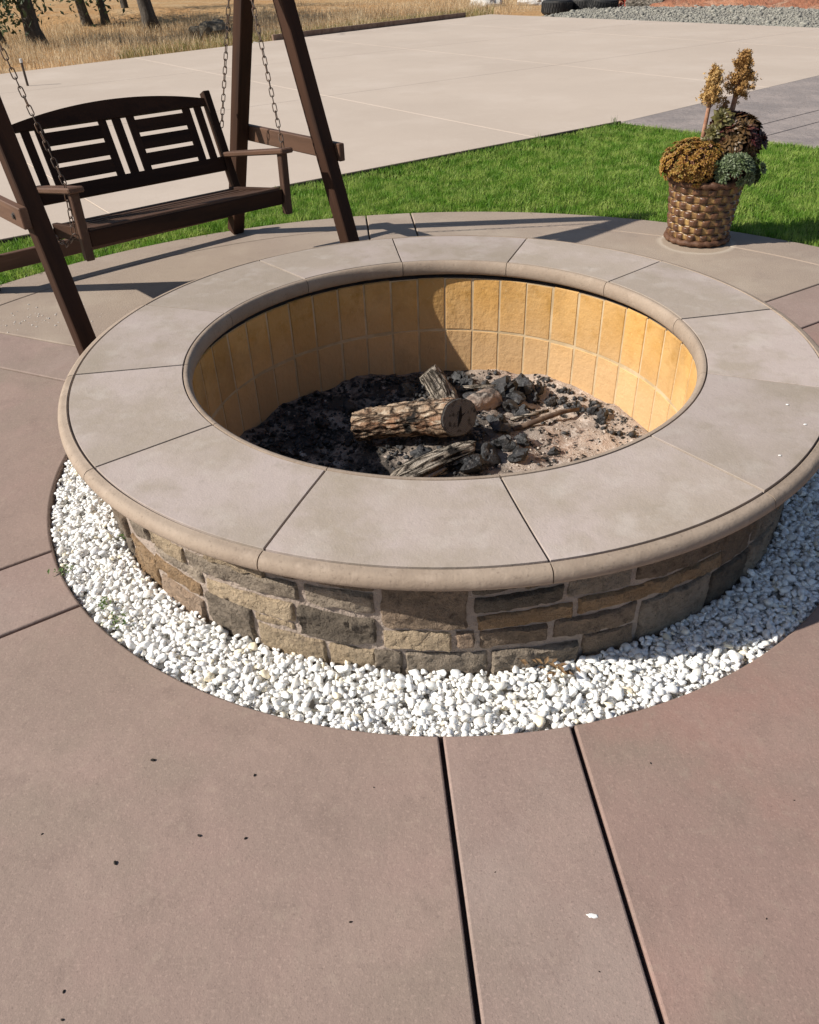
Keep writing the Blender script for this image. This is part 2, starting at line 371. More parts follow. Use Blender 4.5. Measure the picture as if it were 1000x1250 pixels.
# the ground: one sheet with a hole for the pit, gently rolling beyond the slab
def ground_mesh():
    rs = [1.15, 3, 5, 8, 12, 16, 20, 24, 28, 33, 40, 50, 65, 90, 130, 200, 400]; n = 96; v = []; f = []
    for r in rs:
        for i in range(n):
            a = 2*pi*i/n; x, y = r*cos(a), r*sin(a)
            z = -.075
            if r > 26: z += .9*max(0, nz((x, y, 0), .03, 3)) + min(1, (r-26)/80)*1.2
            v.append((x, y, z))
    for j in range(len(rs)-1):
        for i in range(n):
            k = (i+1) % n; f.append((j*n+i, (j+1)*n+i, (j+1)*n+k, j*n+k))
    return pyd('ground', v, f)
tag(obj('ground', ground_mesh(), M_field, smooth=True), 'dry orange tan earth of the field round the yard', kind='structure')
lawn_r = lambda a: min(drive_edge(a)-.03, walk_edge(a)-.01, 7.5)
tag(obj('lawn', ring_mesh('lawn', PR-.02, lawn_r, -.03, 288, 3), M_soil), 'soil of the green lawn round the patio', kind='structure')

# parking slab of pale concrete panels
drive = obj('driveway', slab_mesh('driveway', DRIVE, -.012, .055, .002), M_joint_pale); tag(drive, 'wide pale concrete parking slab beyond the lawn', kind='structure')
u0 = (.986*e1[0]+5.756*e1[1]); e2 = (-e1[1], e1[0]); w0 = P0[0]*e2[0]+P0[1]*e2[1]
us = [u0+4.1*k for k in range(-8, 8)]; ws = [w0-3+.0, w0+3.9, w0+7.8, w0+11.7, w0+15.6, w0+19.5]
for i in range(len(us)-1):
    for j in range(len(ws)-1):
        g = .004; p = clip_poly(DRIVE, e1, us[i+1]-g); p = clip_poly(p, (-e1[0], -e1[1]), -(us[i]+g)) if p else p
        p = clip_poly(p, e2, ws[j+1]-g) if p else p; p = clip_poly(p, (-e2[0], -e2[1]), -(ws[j]+g)) if p else p
        if len(p) < 3: continue
        ar = abs(sum(p[k][0]*p[(k+1) % len(p)][1]-p[(k+1) % len(p)][0]*p[k][1] for k in range(len(p))))/2
        if ar < .3: continue
        obj('concrete_panel', slab_mesh('concrete_panel', p, 0, .011, .003), M_slab, drive)
# stamped grey walkway joining the slab
wd = (cos(radians(39)), sin(radians(39))); wn_ = (-wd[1], wd[0])
WALK = [W0, W1, (W1[0]+4*wd[0], W1[1]+4*wd[1]), (P3[0]+.9*cos(radians(-50)), P3[1]+.9*sin(radians(-50))), (P3[0]+.002, P3[1]-.002), (P2[0]+.002, P2[1]-.002)]
walk = obj('walkway', slab_mesh('walkway', WALK, -.022, .05, .002), M_joint); tag(walk, 'grey stamped concrete walkway beside the lawn', kind='structure')
c1 = 3.156*wn_[0]+5.754*wn_[1]; c2 = 3.129*wn_[0]+5.308*wn_[1]
cuts = [20, c1, c2, c2-2.6, c2-2.95, -12]
for a_, b_ in zip(cuts[:-1], cuts[1:]):
    p = clip_poly(WALK, wn_, a_-.008); p = clip_poly(p, (-wn_[0], -wn_[1]), -(b_+.008)) if p else p
    if len(p) >= 3: obj('walkway_panel', slab_mesh('walkway_panel', p, -.001, .02, .002), M_walk, walk)
# timber edging between lawn and slab
def edging(name, pts, w, h, z, m, label, n=None):
    o = empty(name, (pts[0][0], pts[0][1], 0)); tag(o, label, 'edging')
    for a_, b_ in zip(pts[:-1], pts[1:]):
        d = Vector((b_[0]-a_[0], b_[1]-a_[1], 0)).normalized()*.004
        beam('board', (a_[0]+d.x, a_[1]+d.y, z), (b_[0]-d.x, b_[1]-d.y, z), w, h, (-(b_[1]-a_[1]), b_[0]-a_[0], 0), m, o)
    bpy.context.view_layer.update(); return o
lerp2 = lambda a, b, t: (a[0]+(b[0]-a[0])*t, a[1]+(b[1]-a[1])*t)
ed = [lerp2(P0, P1, t) for t in (-.7, -.2, .3, .65, .997)]
ed = [(x+.015*e1[1], y-.015*e1[0]) for x, y in ed]
edging('edging_board', ed, .022, .085, -.026, M_edge, 'low dark timber edging between the lawn and the pale slab')
fb = [lerp2(FC, FL_, t) for t in (.225, .13, .03)]; fo = (-sin(radians(48.2))*.06, cos(radians(48.2))*.06)
edging('edging_plank', [(x+fo[0], y+fo[1]) for x, y in fb], .06, .13, .04, M_board, 'brown timber plank edging the slab by the dry grass')

# ------------------------------------------------------------------ patio: six sectors, six bands, a border ring
patio = obj('patio', ring_mesh('patio', GR+.004, PR-.01, -.026, 144, 2), M_joint); tag(patio, 'round patio of mauve brown concrete slabs about the fire pit', kind='structure')
BANDS = [radians(-85.6+60*k) for k in range(6)]; BANDS[1] = radians(-25.5); BANDS[2] = radians(32.3); BANDS[3] = radians(95.1); BANDS[4] = radians(156.3); BANDS[5] = radians(214.6)
BW = .155; G_ = .0115
def grid_slab(name, fn, nu, nv, z, th, m, parent, bev=.007, bs=1.0):
    """fn(u,v)->(x,y); tops its rim rounded off"""
    us_ = [0, bev]+[bev+(1-2*bev)*i/nu for i in range(1, nu)]+[1-bev, 1]; v = []; f = []
    P = [[Vector((*fn(i/(nu), j/(nv)), 0)) for j in range(nv+1)] for i in range(nu+1)]
    c = sum((p for r_ in P for p in r_), Vector())/((nu+1)*(nv+1))
    A_ = np.zeros((nu+1, nv+1), int)
    for i in range(nu+1):
        for j in range(nv+1):
            A_[i, j] = len(v); p = P[i][j]; v.append((p.x, p.y, z))
    for i in range(nu):
        for j in range(nv): f.append((A_[i, j], A_[i+1, j], A_[i+1, j+1], A_[i, j+1]))
    rim = [A_[i, 0] for i in range(nu+1)]+[A_[nu, j] for j in range(1, nv+1)]+[A_[i, nv] for i in range(nu-1, -1, -1)]+[A_[0, j] for j in range(nv-1, 0, -1)]
    # outward offset of the rim
    rim_p = [Vector(v[i]) for i in rim]; n = len(rim); outs = []
    area = sum(rim_p[i].x*rim_p[(i+1) % n].y-rim_p[(i+1) % n].x*rim_p[i].y for i in range(n)); sg = 1 if area > 0 else -1
    for i in range(n):
        t0 = (rim_p[i]-rim_p[i-1]).normalized(); t1 = (rim_p[(i+1) % n]-rim_p[i]).normalized()
        n0 = Vector((t0.y, -t0.x, 0))*sg; n1 = Vector((t1.y, -t1.x, 0))*sg; nn = n0+n1
        nn = nn/max(nn.dot(n0), .3) if nn.length > 1e-6 else n0
        outs.append(nn)
    prev = rim
    for (o_, dz) in ((.003*bs, -.0012*bs), (.005*bs, -.004*bs), (.0058*bs, -th)):
        cur = []
        for i in range(n): cur.append(len(v)); p = rim_p[i]+outs[i]*o_; v.append((p.x, p.y, z+dz))
        for i in range(n):
            k = (i+1) % n; q = (prev[i], cur[i], cur[k], prev[k]); f.append(q if sg < 0 else q[::-1])
        prev = cur
    if sg < 0: pass
    me = pyd(name, v, f)
    bm = bmesh.new(); bm.from_mesh(me); bmesh.ops.recalc_face_normals(bm, faces=bm.faces)
    tf = max(bm.faces, key=lambda q: q.calc_center_median().z)
    if tf.normal.z < 0: bmesh.ops.reverse_faces(bm, faces=bm.faces)
    bm.to_mesh(me); bm.free()
    o = obj(name, me, m, parent); return o
B_IN = 2.795
for k in range(6):
    b0, b1 = BANDS[k], BANDS[(k+1) % 6]
    if b1 < b0: b1 += 2*pi
    def sec(r0, r1):
        def fn(u, v_):
            r = r0+(r1-r0)*v_; a0 = b0+asin((BW+G_)/r); a1 = b1-asin((BW+G_)/r); a = a0+(a1-a0)*u; return r*cos(a), r*sin(a)
        return fn
    grid_slab('paving_slab', sec(GR+.006, B_IN-.01), 26, 8, 0, .05, M_patio2 if k in (2, 3) else M_patio_red if k in (0, 1) else M_patio, patio)
    grid_slab('border_slab', sec(B_IN+.004, PR-.008), 26, 2, .001, .05, M_patio2 if k in (2, 3) else M_patio, patio)
    def band(u, v_):
        s = (u-.5)*2*(BW-.009); r = GR+.006+(PR-.012-GR)*v_; r = sqrt(max(r*r-s*s, .01)) if v_ in (0, 1) else r
        return r*cos(b0)-s*sin(b0), r*sin(b0)+s*cos(b0)
    grid_slab('band_slab', band, 6, 10, .0005, .05, M_patio2 if k == 3 else M_patio_band, patio)
# pale sand in the joint of the border ring
for k in (2, 3, 4):
    b0, b1 = BANDS[k], BANDS[k+1]
    a0, a1 = (b0+.08, b1-.08) if k < 4 else (b1-.5, b1-.07)
# concrete lip of the gravel bed
v, f = lathe([(GR+.004, -.001), (GR, -.005), (GR-.001, -.08)], 144)
obj('lip', pyd('lip', v, f), M_patio, patio)

# ------------------------------------------------------------------ fire pit
pit = empty('fire_pit', (0, 0, 0)); tag(pit, 'round stone fire pit with wide cast cap and yellow brick lining', 'fire pit')
JO = {0: -111.11, 1: -80.56, 2: -51.63, 3: -20.6, 4: 9.7, 5: 38.96, 6: 69.34, 7: 98.98, 8: 129.61, 9: 159.29, 10: 188.77, 11: 218.87}
JI = {0: -112.04, 1: -81.79, 2: -50.85, 3: -20.35, 4: 9.07, 5: 38.25, 6: 69.15, 7: 99.45, 8: 128.88, 9: 158.23, 10: 188.8, 11: 218.96}
JO[12] = JO[0]+360; JI[12] = JI[0]+360
gj = .0042
for k in range(12):
    ri, ro = .7165*R, .9975*R
    def fn(u, v_):
        r = ri+(ro-ri)*v_; a0 = radians(JI[k]+(JO[k]-JI[k])*v_)+gj/r; a1 = radians(JI[k+1]+(JO[k+1]-JI[k+1])*v_)-gj/r
        a = a0+(a1-a0)*u; return r*cos(a), r*sin(a)
    o = grid_slab('capstone', fn, 16, 4, H+random.uniform(-.0012, .0012), .045, M_cap, pit, bs=.15)
    # outer and inner bullnose lengths
    a0, a1 = radians(JO[k])+.0013, radians(JO[k+1])-.0013
    sh = 0
    prof = [(1.0022*R, H-.03), (1.0022*R, H-.0045), (1.0045*R, H-.001)]
    cx_, cz_ = 1.009*R, H-.028
    prof += [(cx_+.026*sin(t)**.8 if t < pi else cx_, cz_+.0255*cos(t)*(1 if t < pi/2 else .85)) for t in [pi*i/14 for i in range(0, 15)]]
    prof += [(.985*R, H-.05), (.965*R, H-.05)]
    v, f = lathe(prof, 22, a0+sh*0, a1); npr = len(prof)
    for e in (0, 22): f.append(tuple(j*23+e for j in range(npr)) if e else tuple(j*23 for j in reversed(range(npr))))
    o = obj('outer_bullnose', pyd('outer_bullnose', v, f), M_bull, pit, smooth=True)
    a0, a1 = radians(JI[k])+.0016+sh*2, radians(JI[k+1])-.0016+sh*2
    prof = [(.725*R, H-.062), (.71*R, H-.062)]
    cx_, cz_ = .7065*R, H-.031
    prof += [(cx_-.0165*sin(t), cz_-.031*cos(t)) for t in [pi*i/10 for i in range(0, 11)]]
    prof += [(.7115*R, H-.0005), (.7125*R, H-.004), (.7125*R, H-.03)]
    v, f = lathe(prof, 22, a0, a1); npr = len(prof)
    for e in (0, 22): f.append(tuple(j*23+e for j in range(npr)) if e else tuple(j*23 for j in reversed(range(npr))))
    obj('inner_bullnose', pyd('inner_bullnose', v, f), M_bull, pit, smooth=True)
for o in list(pit.children):
    if 'bullnose' in o.name:
        me = o.data
        bm = bmesh.new(); bm.from_mesh(me); bmesh.ops.recalc_face_normals(bm, faces=bm.faces); bm.to_mesh(me); bm.free()
        for p in me.polygons: p.use_smooth = True
        me.set_sharp_from_angle(angle=radians(50))
# grout bed under the cap
v, f = lathe([(.76*R, H-.063), (.706*R, H-.06), (.706*R, H-.0085), (1.01*R, H-.0085), (1.015*R, H-.05), (.96*R, H-.054)], 96)
obj('cap_grout', pyd('cap_grout', v, f), M_grout, pit)
# mortar core of the wall
RM = .955*R
v, f = lathe([(RM+.004*0, -.1), (RM, H-.05)], 128); obj('mortar_core', pyd('mortar_core', v, f), M_mortar, pit, smooth=True)
STONES = [  # angle0, angle1, (z at left bottom, left top, right bottom, right top), stone, proud
 (-123.2, -113.6, .222, .30, .224, .30, 'tan', .012), (-113.2, -99.6, .246, .30, .246, .30, 'brown', .004), (-134, -123.6, .226, .30, .226, .30, 'tan', .006),
 (-126.6, -109.2, .166, .218, .182, .24, 'grey', .016), (-134.6, -127.2, .165, .217, .164, .216, 'tan', .016),
 (-123.6, -110.1, .104, .152, .1, .166, 'tan', .015), (-124.4, -116.7, .018, .098, .02, .098, 'grey', .02),
 (-135.1, -125.2, .064, .116, .064, .112, 'orange', .014), (-134.6, -125.4, .0, .052, .006, .052, 'pink', .022), (-134.4, -124.2, .122, .158, .118, .158, 'grey', .006),
 (-116.3, -110.4, .068, .096, .069, .094, 'tan', .004), (-116, -106.4, .004, .058, .0, .053, 'tan', .01),
 (-109.5, -99.7, .064, .165, .066, .153, 'dark', .026), (-108.3, -99.7, .178, .238, .172, .242, 'grey', .014), (-106.1, -100, -.005, .053, .004, .053, 'tan', .01),
 (-98.9, -88.8, .131, .31, .139, .31, 'brown', .014), (-99, -90.7, .06, .124, .06, .123, 'tan', .014), (-100.3, -96.7, -.01, .05, -.008, .053, 'grey', .012),
 (-96.3, -86.2, -.02, .052, -.025, .054, 'grey', .012), (-90.1, -87.9, .07, .126, .072, .125, 'pink', .02),
 (-88.4, -82.8, .24, .30, .253, .30, 'dark', .01), (-82.3, -77, .252, .30, .257, .30, 'brown', .01), (-88, -77.4, .181, .233, .195, .249, 'dark', .014),
 (-87.6, -76, .129, .174, .133, .186, 'orange', .012), (-87.3, -79, .062, .123, .067, .126, 'brown', .01), (-85.8, -74.8, -.05, .054, -.06, .046, 'grey', .03),
 (-78.2, -67, .069, .13, .057, .128, 'brown', .012), (-76.9, -68.7, .2, .30, .196, .30, 'grey', .012), (-68, -53.3, .195, .30, .175, .30, 'brown', .012),
 (-75.4, -53.1, .14, .194, .122, .169, 'orange', .014), (-74.2, -67, -.03, .06, -.03, .052, 'brown', .012), (-66.4, -54.6, -.03, .12, -.03, .116, 'grey', .016),
 (-53, -45.8, .11, .30, .1, .30, 'brown', .012), (-54, -45, -.03, .104, -.03, .094, 'dark', .014),
 (-141, -135, .11, .2, .165, .21, 'grey', .018), (-143, -135.6, -.02, .1, -.01, .102, 'orange', .012), (-141, -134.4, .218, .3, .224, .3, 'tan', .008),
]
rr = random.Random(21); a = -45.2
while a < 215.5:
    w = rr.uniform(7.5, 13); a_e = min(a+w, 216.6); rows = rr.choice([(0, .07, .13, .2, .3), (0, .11, .17, .3), (0, .06, .15, .22, .3), (0, .1, .2, .3)])
    for z0, z1 in zip(rows[:-1], rows[1:]):
        if rr.random() < .3 and a_e-a > 9:
            mid = a+(a_e-a)*rr.uniform(.4, .6); spans = ((a, mid-.35), (mid+.35, a_e-.5))
        else: spans = ((a, a_e-.5),)
        for s0, s1 in spans:
            j = rr.uniform(-.006, .006)
            STONES.append((s0, s1, z0+.004+j-(.03 if z0 == 0 else 0), z1-.004+j, z0+.004-j-(.03 if z0 == 0 else 0), z1-.004-j, rr.choice(['tan', 'grey', 'brown', 'orange', 'grey', 'pink']), rr.uniform(.006, .022)))
    a = a_e+.05
for si, (a0, a1, zl0, zl1, zr0, zr1, kind, pr) in enumerate(STONES):
    if zl1 > .29: zl1 = zr1 = H-.052
    if min(zl0, zr0) < .035: zl0, zr0 = min(zl0, -.03), min(zr0, -.03)
    a0 -= .03; a1 += .03
    wid = radians(a1-a0)*RM; hgt = (zl1-zl0+zr1-zr0)/2
    nu = max(7, int(wid/.009)); nv = max(6, int(hgt/.008)); v = []; f = []
    bu, bv = min(.3, .007/wid), min(.3, .007/hgt)
    gu = [0, bu*.35]+[bu+(1-2*bu)*i/(nu-3) for i in range(nu-2)]+[1-bu*.35, 1]; gv = [0, bv*.35]+[bv+(1-2*bv)*j/(nv-3) for j in range(nv-2)]+[1-bv*.35, 1]
    gu = gu if nu > 3 else [0, .3, .7, 1]
    NU, NV = len(gu), len(gv)
    for i, u in enumerate(gu):
        for j, w_ in enumerate(gv):
            s_ = si*3.1
            du = (.006*nz((w_*hgt, si, 0), 26, s_)+.003*nz((w_*hgt, si, 1), 90, s_))*(1-abs(2*u-1)*0)
            dv = (.006*nz((u*wid, si, 5), 22, s_)+.0025*nz((u*wid, si, 4), 80, s_))
            ang = radians(a0)+(u*wid+du*(1 if u < .5 else .8))/RM
            z0 = zl0+(zr0-zl0)*u; z1 = zl1+(zr1-zl1)*u; z = z0+(z1-z0)*w_+dv*(1 if zl1 < .3 or w_ < .9 else 0)
            eu = min(u, 1-u)/bu; ev = min(w_, 1-w_)/bv
            prof_ = sqrt(max(0, 1-(1-min(1, eu))**2))*sqrt(max(0, 1-(1-min(1, ev))**2))
            q = (u*wid, w_*hgt, si*1.3)
            rough_ = (.008*nz(q, 18, s_)+.008*abs(nz(q, 42, s_))+.005*nz(q, 100, s_))*(1.5 if kind in ('dark', 'grey') and pr > .02 else 1)
            # a split face leans a little
            lean = .006*nz((si, 2, 3), 1.7, 5)*(u-.5)+.01*nz((si, 7, 3), 1.3, 2)*(w_-.5)
            r = RM-.01+(pr*.42+.012+rough_*.85+lean)*prof_
            v.append((r*cos(ang), r*sin(ang), z))
    for i in range(NU-1):
        for j in range(NV-1): f.append((i*NV+j, (i+1)*NV+j, (i+1)*NV+j+1, i*NV+j+1))
    o = obj('stone', pyd('stone', v, f), M_st[kind], pit, smooth=True)
    o.data.set_sharp_from_angle(angle=radians(38))
# brick lining: two courses of 45
RB = .712*R; NB = 45; st_ = 2*pi/NB
def brick_mesh(z0, z1):
    hw = st_/2-.0022/RB; v = []; f = []
    us_ = [-1, -.93, -.5, 0, .5, .93, 1]; zs_ = [z0, z0+.004, z0+(z1-z0)*.35, z0+(z1-z0)*.7, z1-.004, z1]
    for i, u in enumerate(us_):
        for j, z in enumerate(zs_):
            edge = (i in (0, 6)) or (j in (0, 5)); r = RB+(.007 if edge else 0)+(.0015 if (i in (1, 5) or j in (1, 4)) else 0)
            v.append((r*cos(u*hw), r*sin(u*hw), z))
    n = len(zs_)
    for i in range(6):
        for j in range(n-1): f.append((i*n+j, i*n+j+1, (i+1)*n+j+1, (i+1)*n+j))
    return pyd('brick', v, f)
for (z0, z1) in ((H-.325, H-.083), (H-.60, H-.333)):
    me = brick_mesh(z0, z1); me.materials.append(M_brick)
    for k in range(NB):
        o = bpy.data.objects.new('brick', me); link(o, pit); o.rotation_euler = (random.uniform(-.004, .004), random.uniform(-.004, .004), radians(79.1-4)+st_*k+random.uniform(-.0015, .0015))
v, f = lathe([(RB+.0045, H-.083), (RB+.0045, H-.62)], 90); obj('brick_grout', pyd('brick_grout', v, [q[::-1] for q in f]), M_bgrout, pit, smooth=True)
v, f = lathe([(RB+.004, H-.0845), (.76*R, H-.0845), (.76*R, H-.063)], 90); obj('wall_top', pyd('wall_top', v, f), M_grout, pit)

# ------------------------------------------------------------------ ash bed, charcoal and logs
def ash_mat():
    m, nt, b = base_mat('ash_bed', 1, .1); v = vecn(nt, 'pos')
    sp = nt.nodes.new('ShaderNodeSeparateXYZ'); nt.links.new(v, sp.inputs[0])
    c = mixc(nt, A(.5, .4, .33), A(.36, .3, .26), noisen(nt, v, 9, 5, .6, .4, .6))
    c = mixc(nt, c, A(.4, .25, .185), noisen(nt, v, 4, 4, .6, .56, .72))
    c = mixc(nt, c, A(.66, .58, .52), noisen(nt, v, 30, 4, .6, .55, .7))
    # charred zone: the heap and everything left of it
    w = nt.nodes.new('ShaderNodeMath'); w.operation = 'MULTIPLY_ADD'; w.inputs[1].default_value = .75
    n1 = noisen(nt, v, 3.5, 6, .7, 0, 1); nt.links.new(n1, w.inputs[0]); nt.links.new(sp.outputs[0], w.inputs[2])
    r = nt.nodes.new('ShaderNodeMapRange'); r.inputs['From Min'].default_value = .72; r.inputs['From Max'].default_value = .52; nt.links.new(w.outputs[0], r.inputs['Value'])
    c = mixc(nt, c, mixc(nt, A(.075, .065, .058), A(.34, .28, .235), noisen(nt, v, 6, 6, .7, .46, .58)), r.outputs[0])
    c = mixc(nt, c, A(.02, .02, .02), noisen(nt, v, 16, 6, .7, .54, .6))
    c = mixc(nt, c, A(.55, .49, .44), noisen(nt, v, 13, 6, .7, .6, .68))
    nt.links.new(c, b.inputs['Base Color']); bump(nt, b, noisen(nt, v, 90, 5, .7, .2, .8), .7, .012); return m
M_ash = ash_mat()
def ash_h(x, y):
    r = hypot(x, y); z = -.165+.03*max(0, 1-r/.5)**1+.02*max(0, (r-.6)/.3)*(.4+nz((x, y, 0), 3, 4))
    z += .06*math.exp(-(((x-.05)/.28)**2+((y-.28)/.25)**2))
    return z+.026*nz((x, y, 0), 7, 1)+.02*abs(nz((x, y, 0), 15, 2))+.006*nz((x, y, 0), 40, 2)
v = [(0, 0, ash_h(0, 0))]; f = []; nr_, na_ = 60, 150
for j in range(1, nr_+1):
    for i in range(na_):
        a = 2*pi*i/na_; r = RB*1.004*j/nr_; v.append((r*cos(a), r*sin(a), ash_h(r*cos(a), r*sin(a))))
for i in range(na_): f.append((0, 1+i, 1+(i+1) % na_))
for j in range(nr_-1):
    for i in range(na_):
        k = (i+1) % na_; b_ = 1+j*na_; f.append((b_+i, b_+na_+i, b_+na_+k, b_+k))
tag(obj('ash', pyd('ash', v, f), M_ash, smooth=True), 'bed of black char and pale pink ash filling the fire pit', 'ash', kind='stuff')
M_char = mat('charcoal', [A(.016, .016, .017), (A(.05, .05, .054), 16, .4, .6, .9), (A(.22, .2, .185), 26, .57, .72, .7)], rough=.55, spec=.4, bumps=((60, .7, .008),))
M_palebit = mat('pale_ash_bits', [A(.5, .43, .37), (A(.33, .27, .23), 30, .4, .6, .9)], rough=1, kind='pos')
def scatter_bits(n, pick, rmin, rmax, seed, amp=.4):
    rg = random.Random(seed); var = [lump(1, 1, amp, 1.5, s*3.7, .75, (1, 1, 1), .7) for s in range(8)]; V = []; F = []; b_ = 0
    nv_ = len(var[0][0]); VA = [np.array(q[0]) for q in var]; FA = np.array(var[0][1])
    for _ in range(n):
        x, y = pick(rg); s = rmin*(rmax/rmin)**(rg.random()**2.2)
        e = Matrix.Rotation(rg.uniform(0, 6.3), 3, 'Z') @ Matrix.Rotation(rg.uniform(-.6, .6), 3, 'X')
        P_ = (VA[rg.randrange(8)]*s*np.array([1, rg.uniform(.5, 1), rg.uniform(.6, 1)])) @ np.array(e).T
        V.append(P_+np.array([x, y, ash_h(x, y)+s*.35])); F.append(FA+b_); b_ += nv_
    return np.concatenate(V), np.concatenate(F)
def pick_dark(rg):
    while True:
        a = rg.uniform(0, 2*pi); r = sqrt(rg.random())*.86; x, y = r*cos(a), r*sin(a)
        p = 1 if x < .18 else (.9 if r > .72 else .45*max(0, nz((x, y, 0), 6, 5)+.25))
        if y < -.3: p *= .15
        if rg.random() < p: return x, y
V, F = scatter_bits(4200, pick_dark, .003, .022, 3, .8)
tag(obj('charcoal_crumbs', mesh_np('charcoal_crumbs', V, F), M_char), 'scatter of small black charcoal crumbs over the ash', 'charcoal', kind='stuff')
def pick_pale(rg):
    while True:
        a = rg.uniform(0, 2*pi); r = sqrt(rg.random())*.86; x, y = r*cos(a), r*sin(a)
        p = 1 if x > .15 else .12
        if y < -.3: p *= .15
        if rg.random() < p: return x, y
V, F = scatter_bits(700, pick_pale, .003, .011, 8, .6)
tag(obj('ash_flakes', mesh_np('ash_flakes', V, F), M_palebit), 'scatter of pale ash flakes on the right of the bed', 'ash', kind='stuff')
# single lumps of charcoal
LUMPS = [(.24, .58, .05, None), (.33, .5, .045, None), (.15, .53, .04, None), (.4, .64, .04, None), (.46, .62, .03, None), (.1, .74, .035, None), (-.05, .7, .04, None), (-.15, .62, .035, None), (-.4, .5, .035, None), (-.5, .35, .03, None), (.25, .1, .04, None), (.12, -.06, .045, None), (.3, .02, .035, None), (.29, .55, .06, 'large faceted lump of black charcoal against the back of the ash heap'), (.36, .60, .055, 'black charcoal lump right of the largest one behind the logs'), (.42, .57, .035, None), (.22, .62, .04, None),
         (.05, .68, .04, None), (.14, .66, .035, None), (-.2, .33, .04, None), (-.13, .36, .035, None), (-.25, .42, .035, None), (-.3, .3, .03, None), (.5, .52, .025, None),
         (.6, .45, .025, None), (.66, .4, .022, None), (.7, .36, .026, None), (.3, .42, .035, None), (.36, .38, .03, None), (.18, .03, .045, None), (-.02, -.03, .035, None), (-.08, .02, .035, None), (.24, .22, .04, None), (.33, .15, .03, None), (.45, .1, .025, None)]
for i, (x, y, s, lab) in enumerate(LUMPS):
    v, f = lump(s*1.15, 3, .8, 1.5, i*2.3+1, .8, (1, 1, 1), .72)
    o = obj('charcoal_lump', pyd('charcoal_lump', v, f), M_char); o.location = (x, y, ash_h(x, y)+s*.45); o.rotation_euler = (.3*i, .2*i, i)
    tag(o, lab or 'small black charcoal lump lying on the ash around the logs', 'charcoal', None if lab else 'small charcoal lumps')
def bark_mat(name, c0, c1, c2, crack, sx=.4, sc=34):
    m, nt, b = base_mat(name, .95, .1); v = vecn(nt, 'obj', None, False)
    mp = nt.nodes.new('ShaderNodeMapping'); mp.inputs['Scale'].default_value = (sx, 1, 1); nt.links.new(v, mp.inputs['Vector'])
    wob = nt.nodes.new('ShaderNodeTexNoise'); wob.inputs['Scale'].default_value = 30; wob.inputs['Detail'].default_value = 4; nt.links.new(mp.outputs[0], wob.inputs['Vector'])
    ad = nt.nodes.new('ShaderNodeVectorMath'); ad.operation = 'MULTIPLY_ADD'; ad.inputs[1].default_value = (.03, .03, .03); nt.links.new(wob.outputs['Color'], ad.inputs[0]); nt.links.new(mp.outputs[0], ad.inputs[2])
    vo = nt.nodes.new('ShaderNodeTexVoronoi'); vo.feature = 'DISTANCE_TO_EDGE'; vo.inputs['Scale'].default_value = sc; nt.links.new(ad.outputs[0], vo.inputs['Vector'])
    r = nt.nodes.new('ShaderNodeMapRange'); r.inputs['From Max'].default_value = .16; nt.links.new(vo.outputs['Distance'], r.inputs['Value'])
    c = mixc(nt, A(*c0), A(*c1), noisen(nt, mp.outputs[0], 22, 5, .6, .42, .6)); c = mixc(nt, c, A(*c2), noisen(nt, mp.outputs[0], 60, 5, .65, .5, .64))
    c = mixc(nt, A(*crack), c, r.outputs[0]); c = mixc(nt, c, A(.02, .018, .017), noisen(nt, v, 6, 5, .65, .6, .68))
    nt.links.new(c, b.inputs['Base Color']); p = bump(nt, b, r.outputs[0], .9, .012); bump(nt, b, noisen(nt, v, 110, 5, .65, .2, .8), .8, .006, p); return m
M_logbark = bark_mat('dry_bark', (.36, .26, .18), (.3, .165, .1), (.52, .43, .33), (.07, .045, .032))
M_logend, nt_, b_e = base_mat('grey_cut_wood', .9, .1); _v = vecn(nt_, 'obj', None, False)
_mp = nt_.nodes.new('ShaderNodeMapping'); _mp.inputs['Scale'].default_value = (0, 1, 1); nt_.links.new(_v, _mp.inputs['Vector'])
_w = nt_.nodes.new('ShaderNodeTexWave'); _w.wave_type = 'RINGS'; _w.rings_direction = 'X'; _w.inputs['Scale'].default_value = 55; _w.inputs['Distortion'].default_value = 3; _w.inputs['Detail'].default_value = 3; nt_.links.new(_mp.outputs[0], _w.inputs['Vector'])
_c = mixc(nt_, A(.1, .093, .086), A(.19, .177, .163), _w.outputs['Fac']); _c = mixc(nt_, _c, A(.04, .037, .035), noisen(nt_, _v, 30, 5, .65, .52, .64))
nt_.links.new(_c, b_e.inputs['Base Color']); bump(nt_, b_e, noisen(nt_, _v, 90, 5, .6, .2, .8), .6, .004)
M_greywood = bark_mat('weathered_grey_wood', (.36, .31, .255), (.24, .2, .16), (.52, .46, .39), (.045, .037, .03), .16, 46)
M_burnt = mat('burnt_stick', [A(.09, .06, .045), (A(.2, .14, .1), 20, .45, .6, .8)], rough=1)
M_black = mat('char_crack', [A(.008, .007, .007)], rough=1)
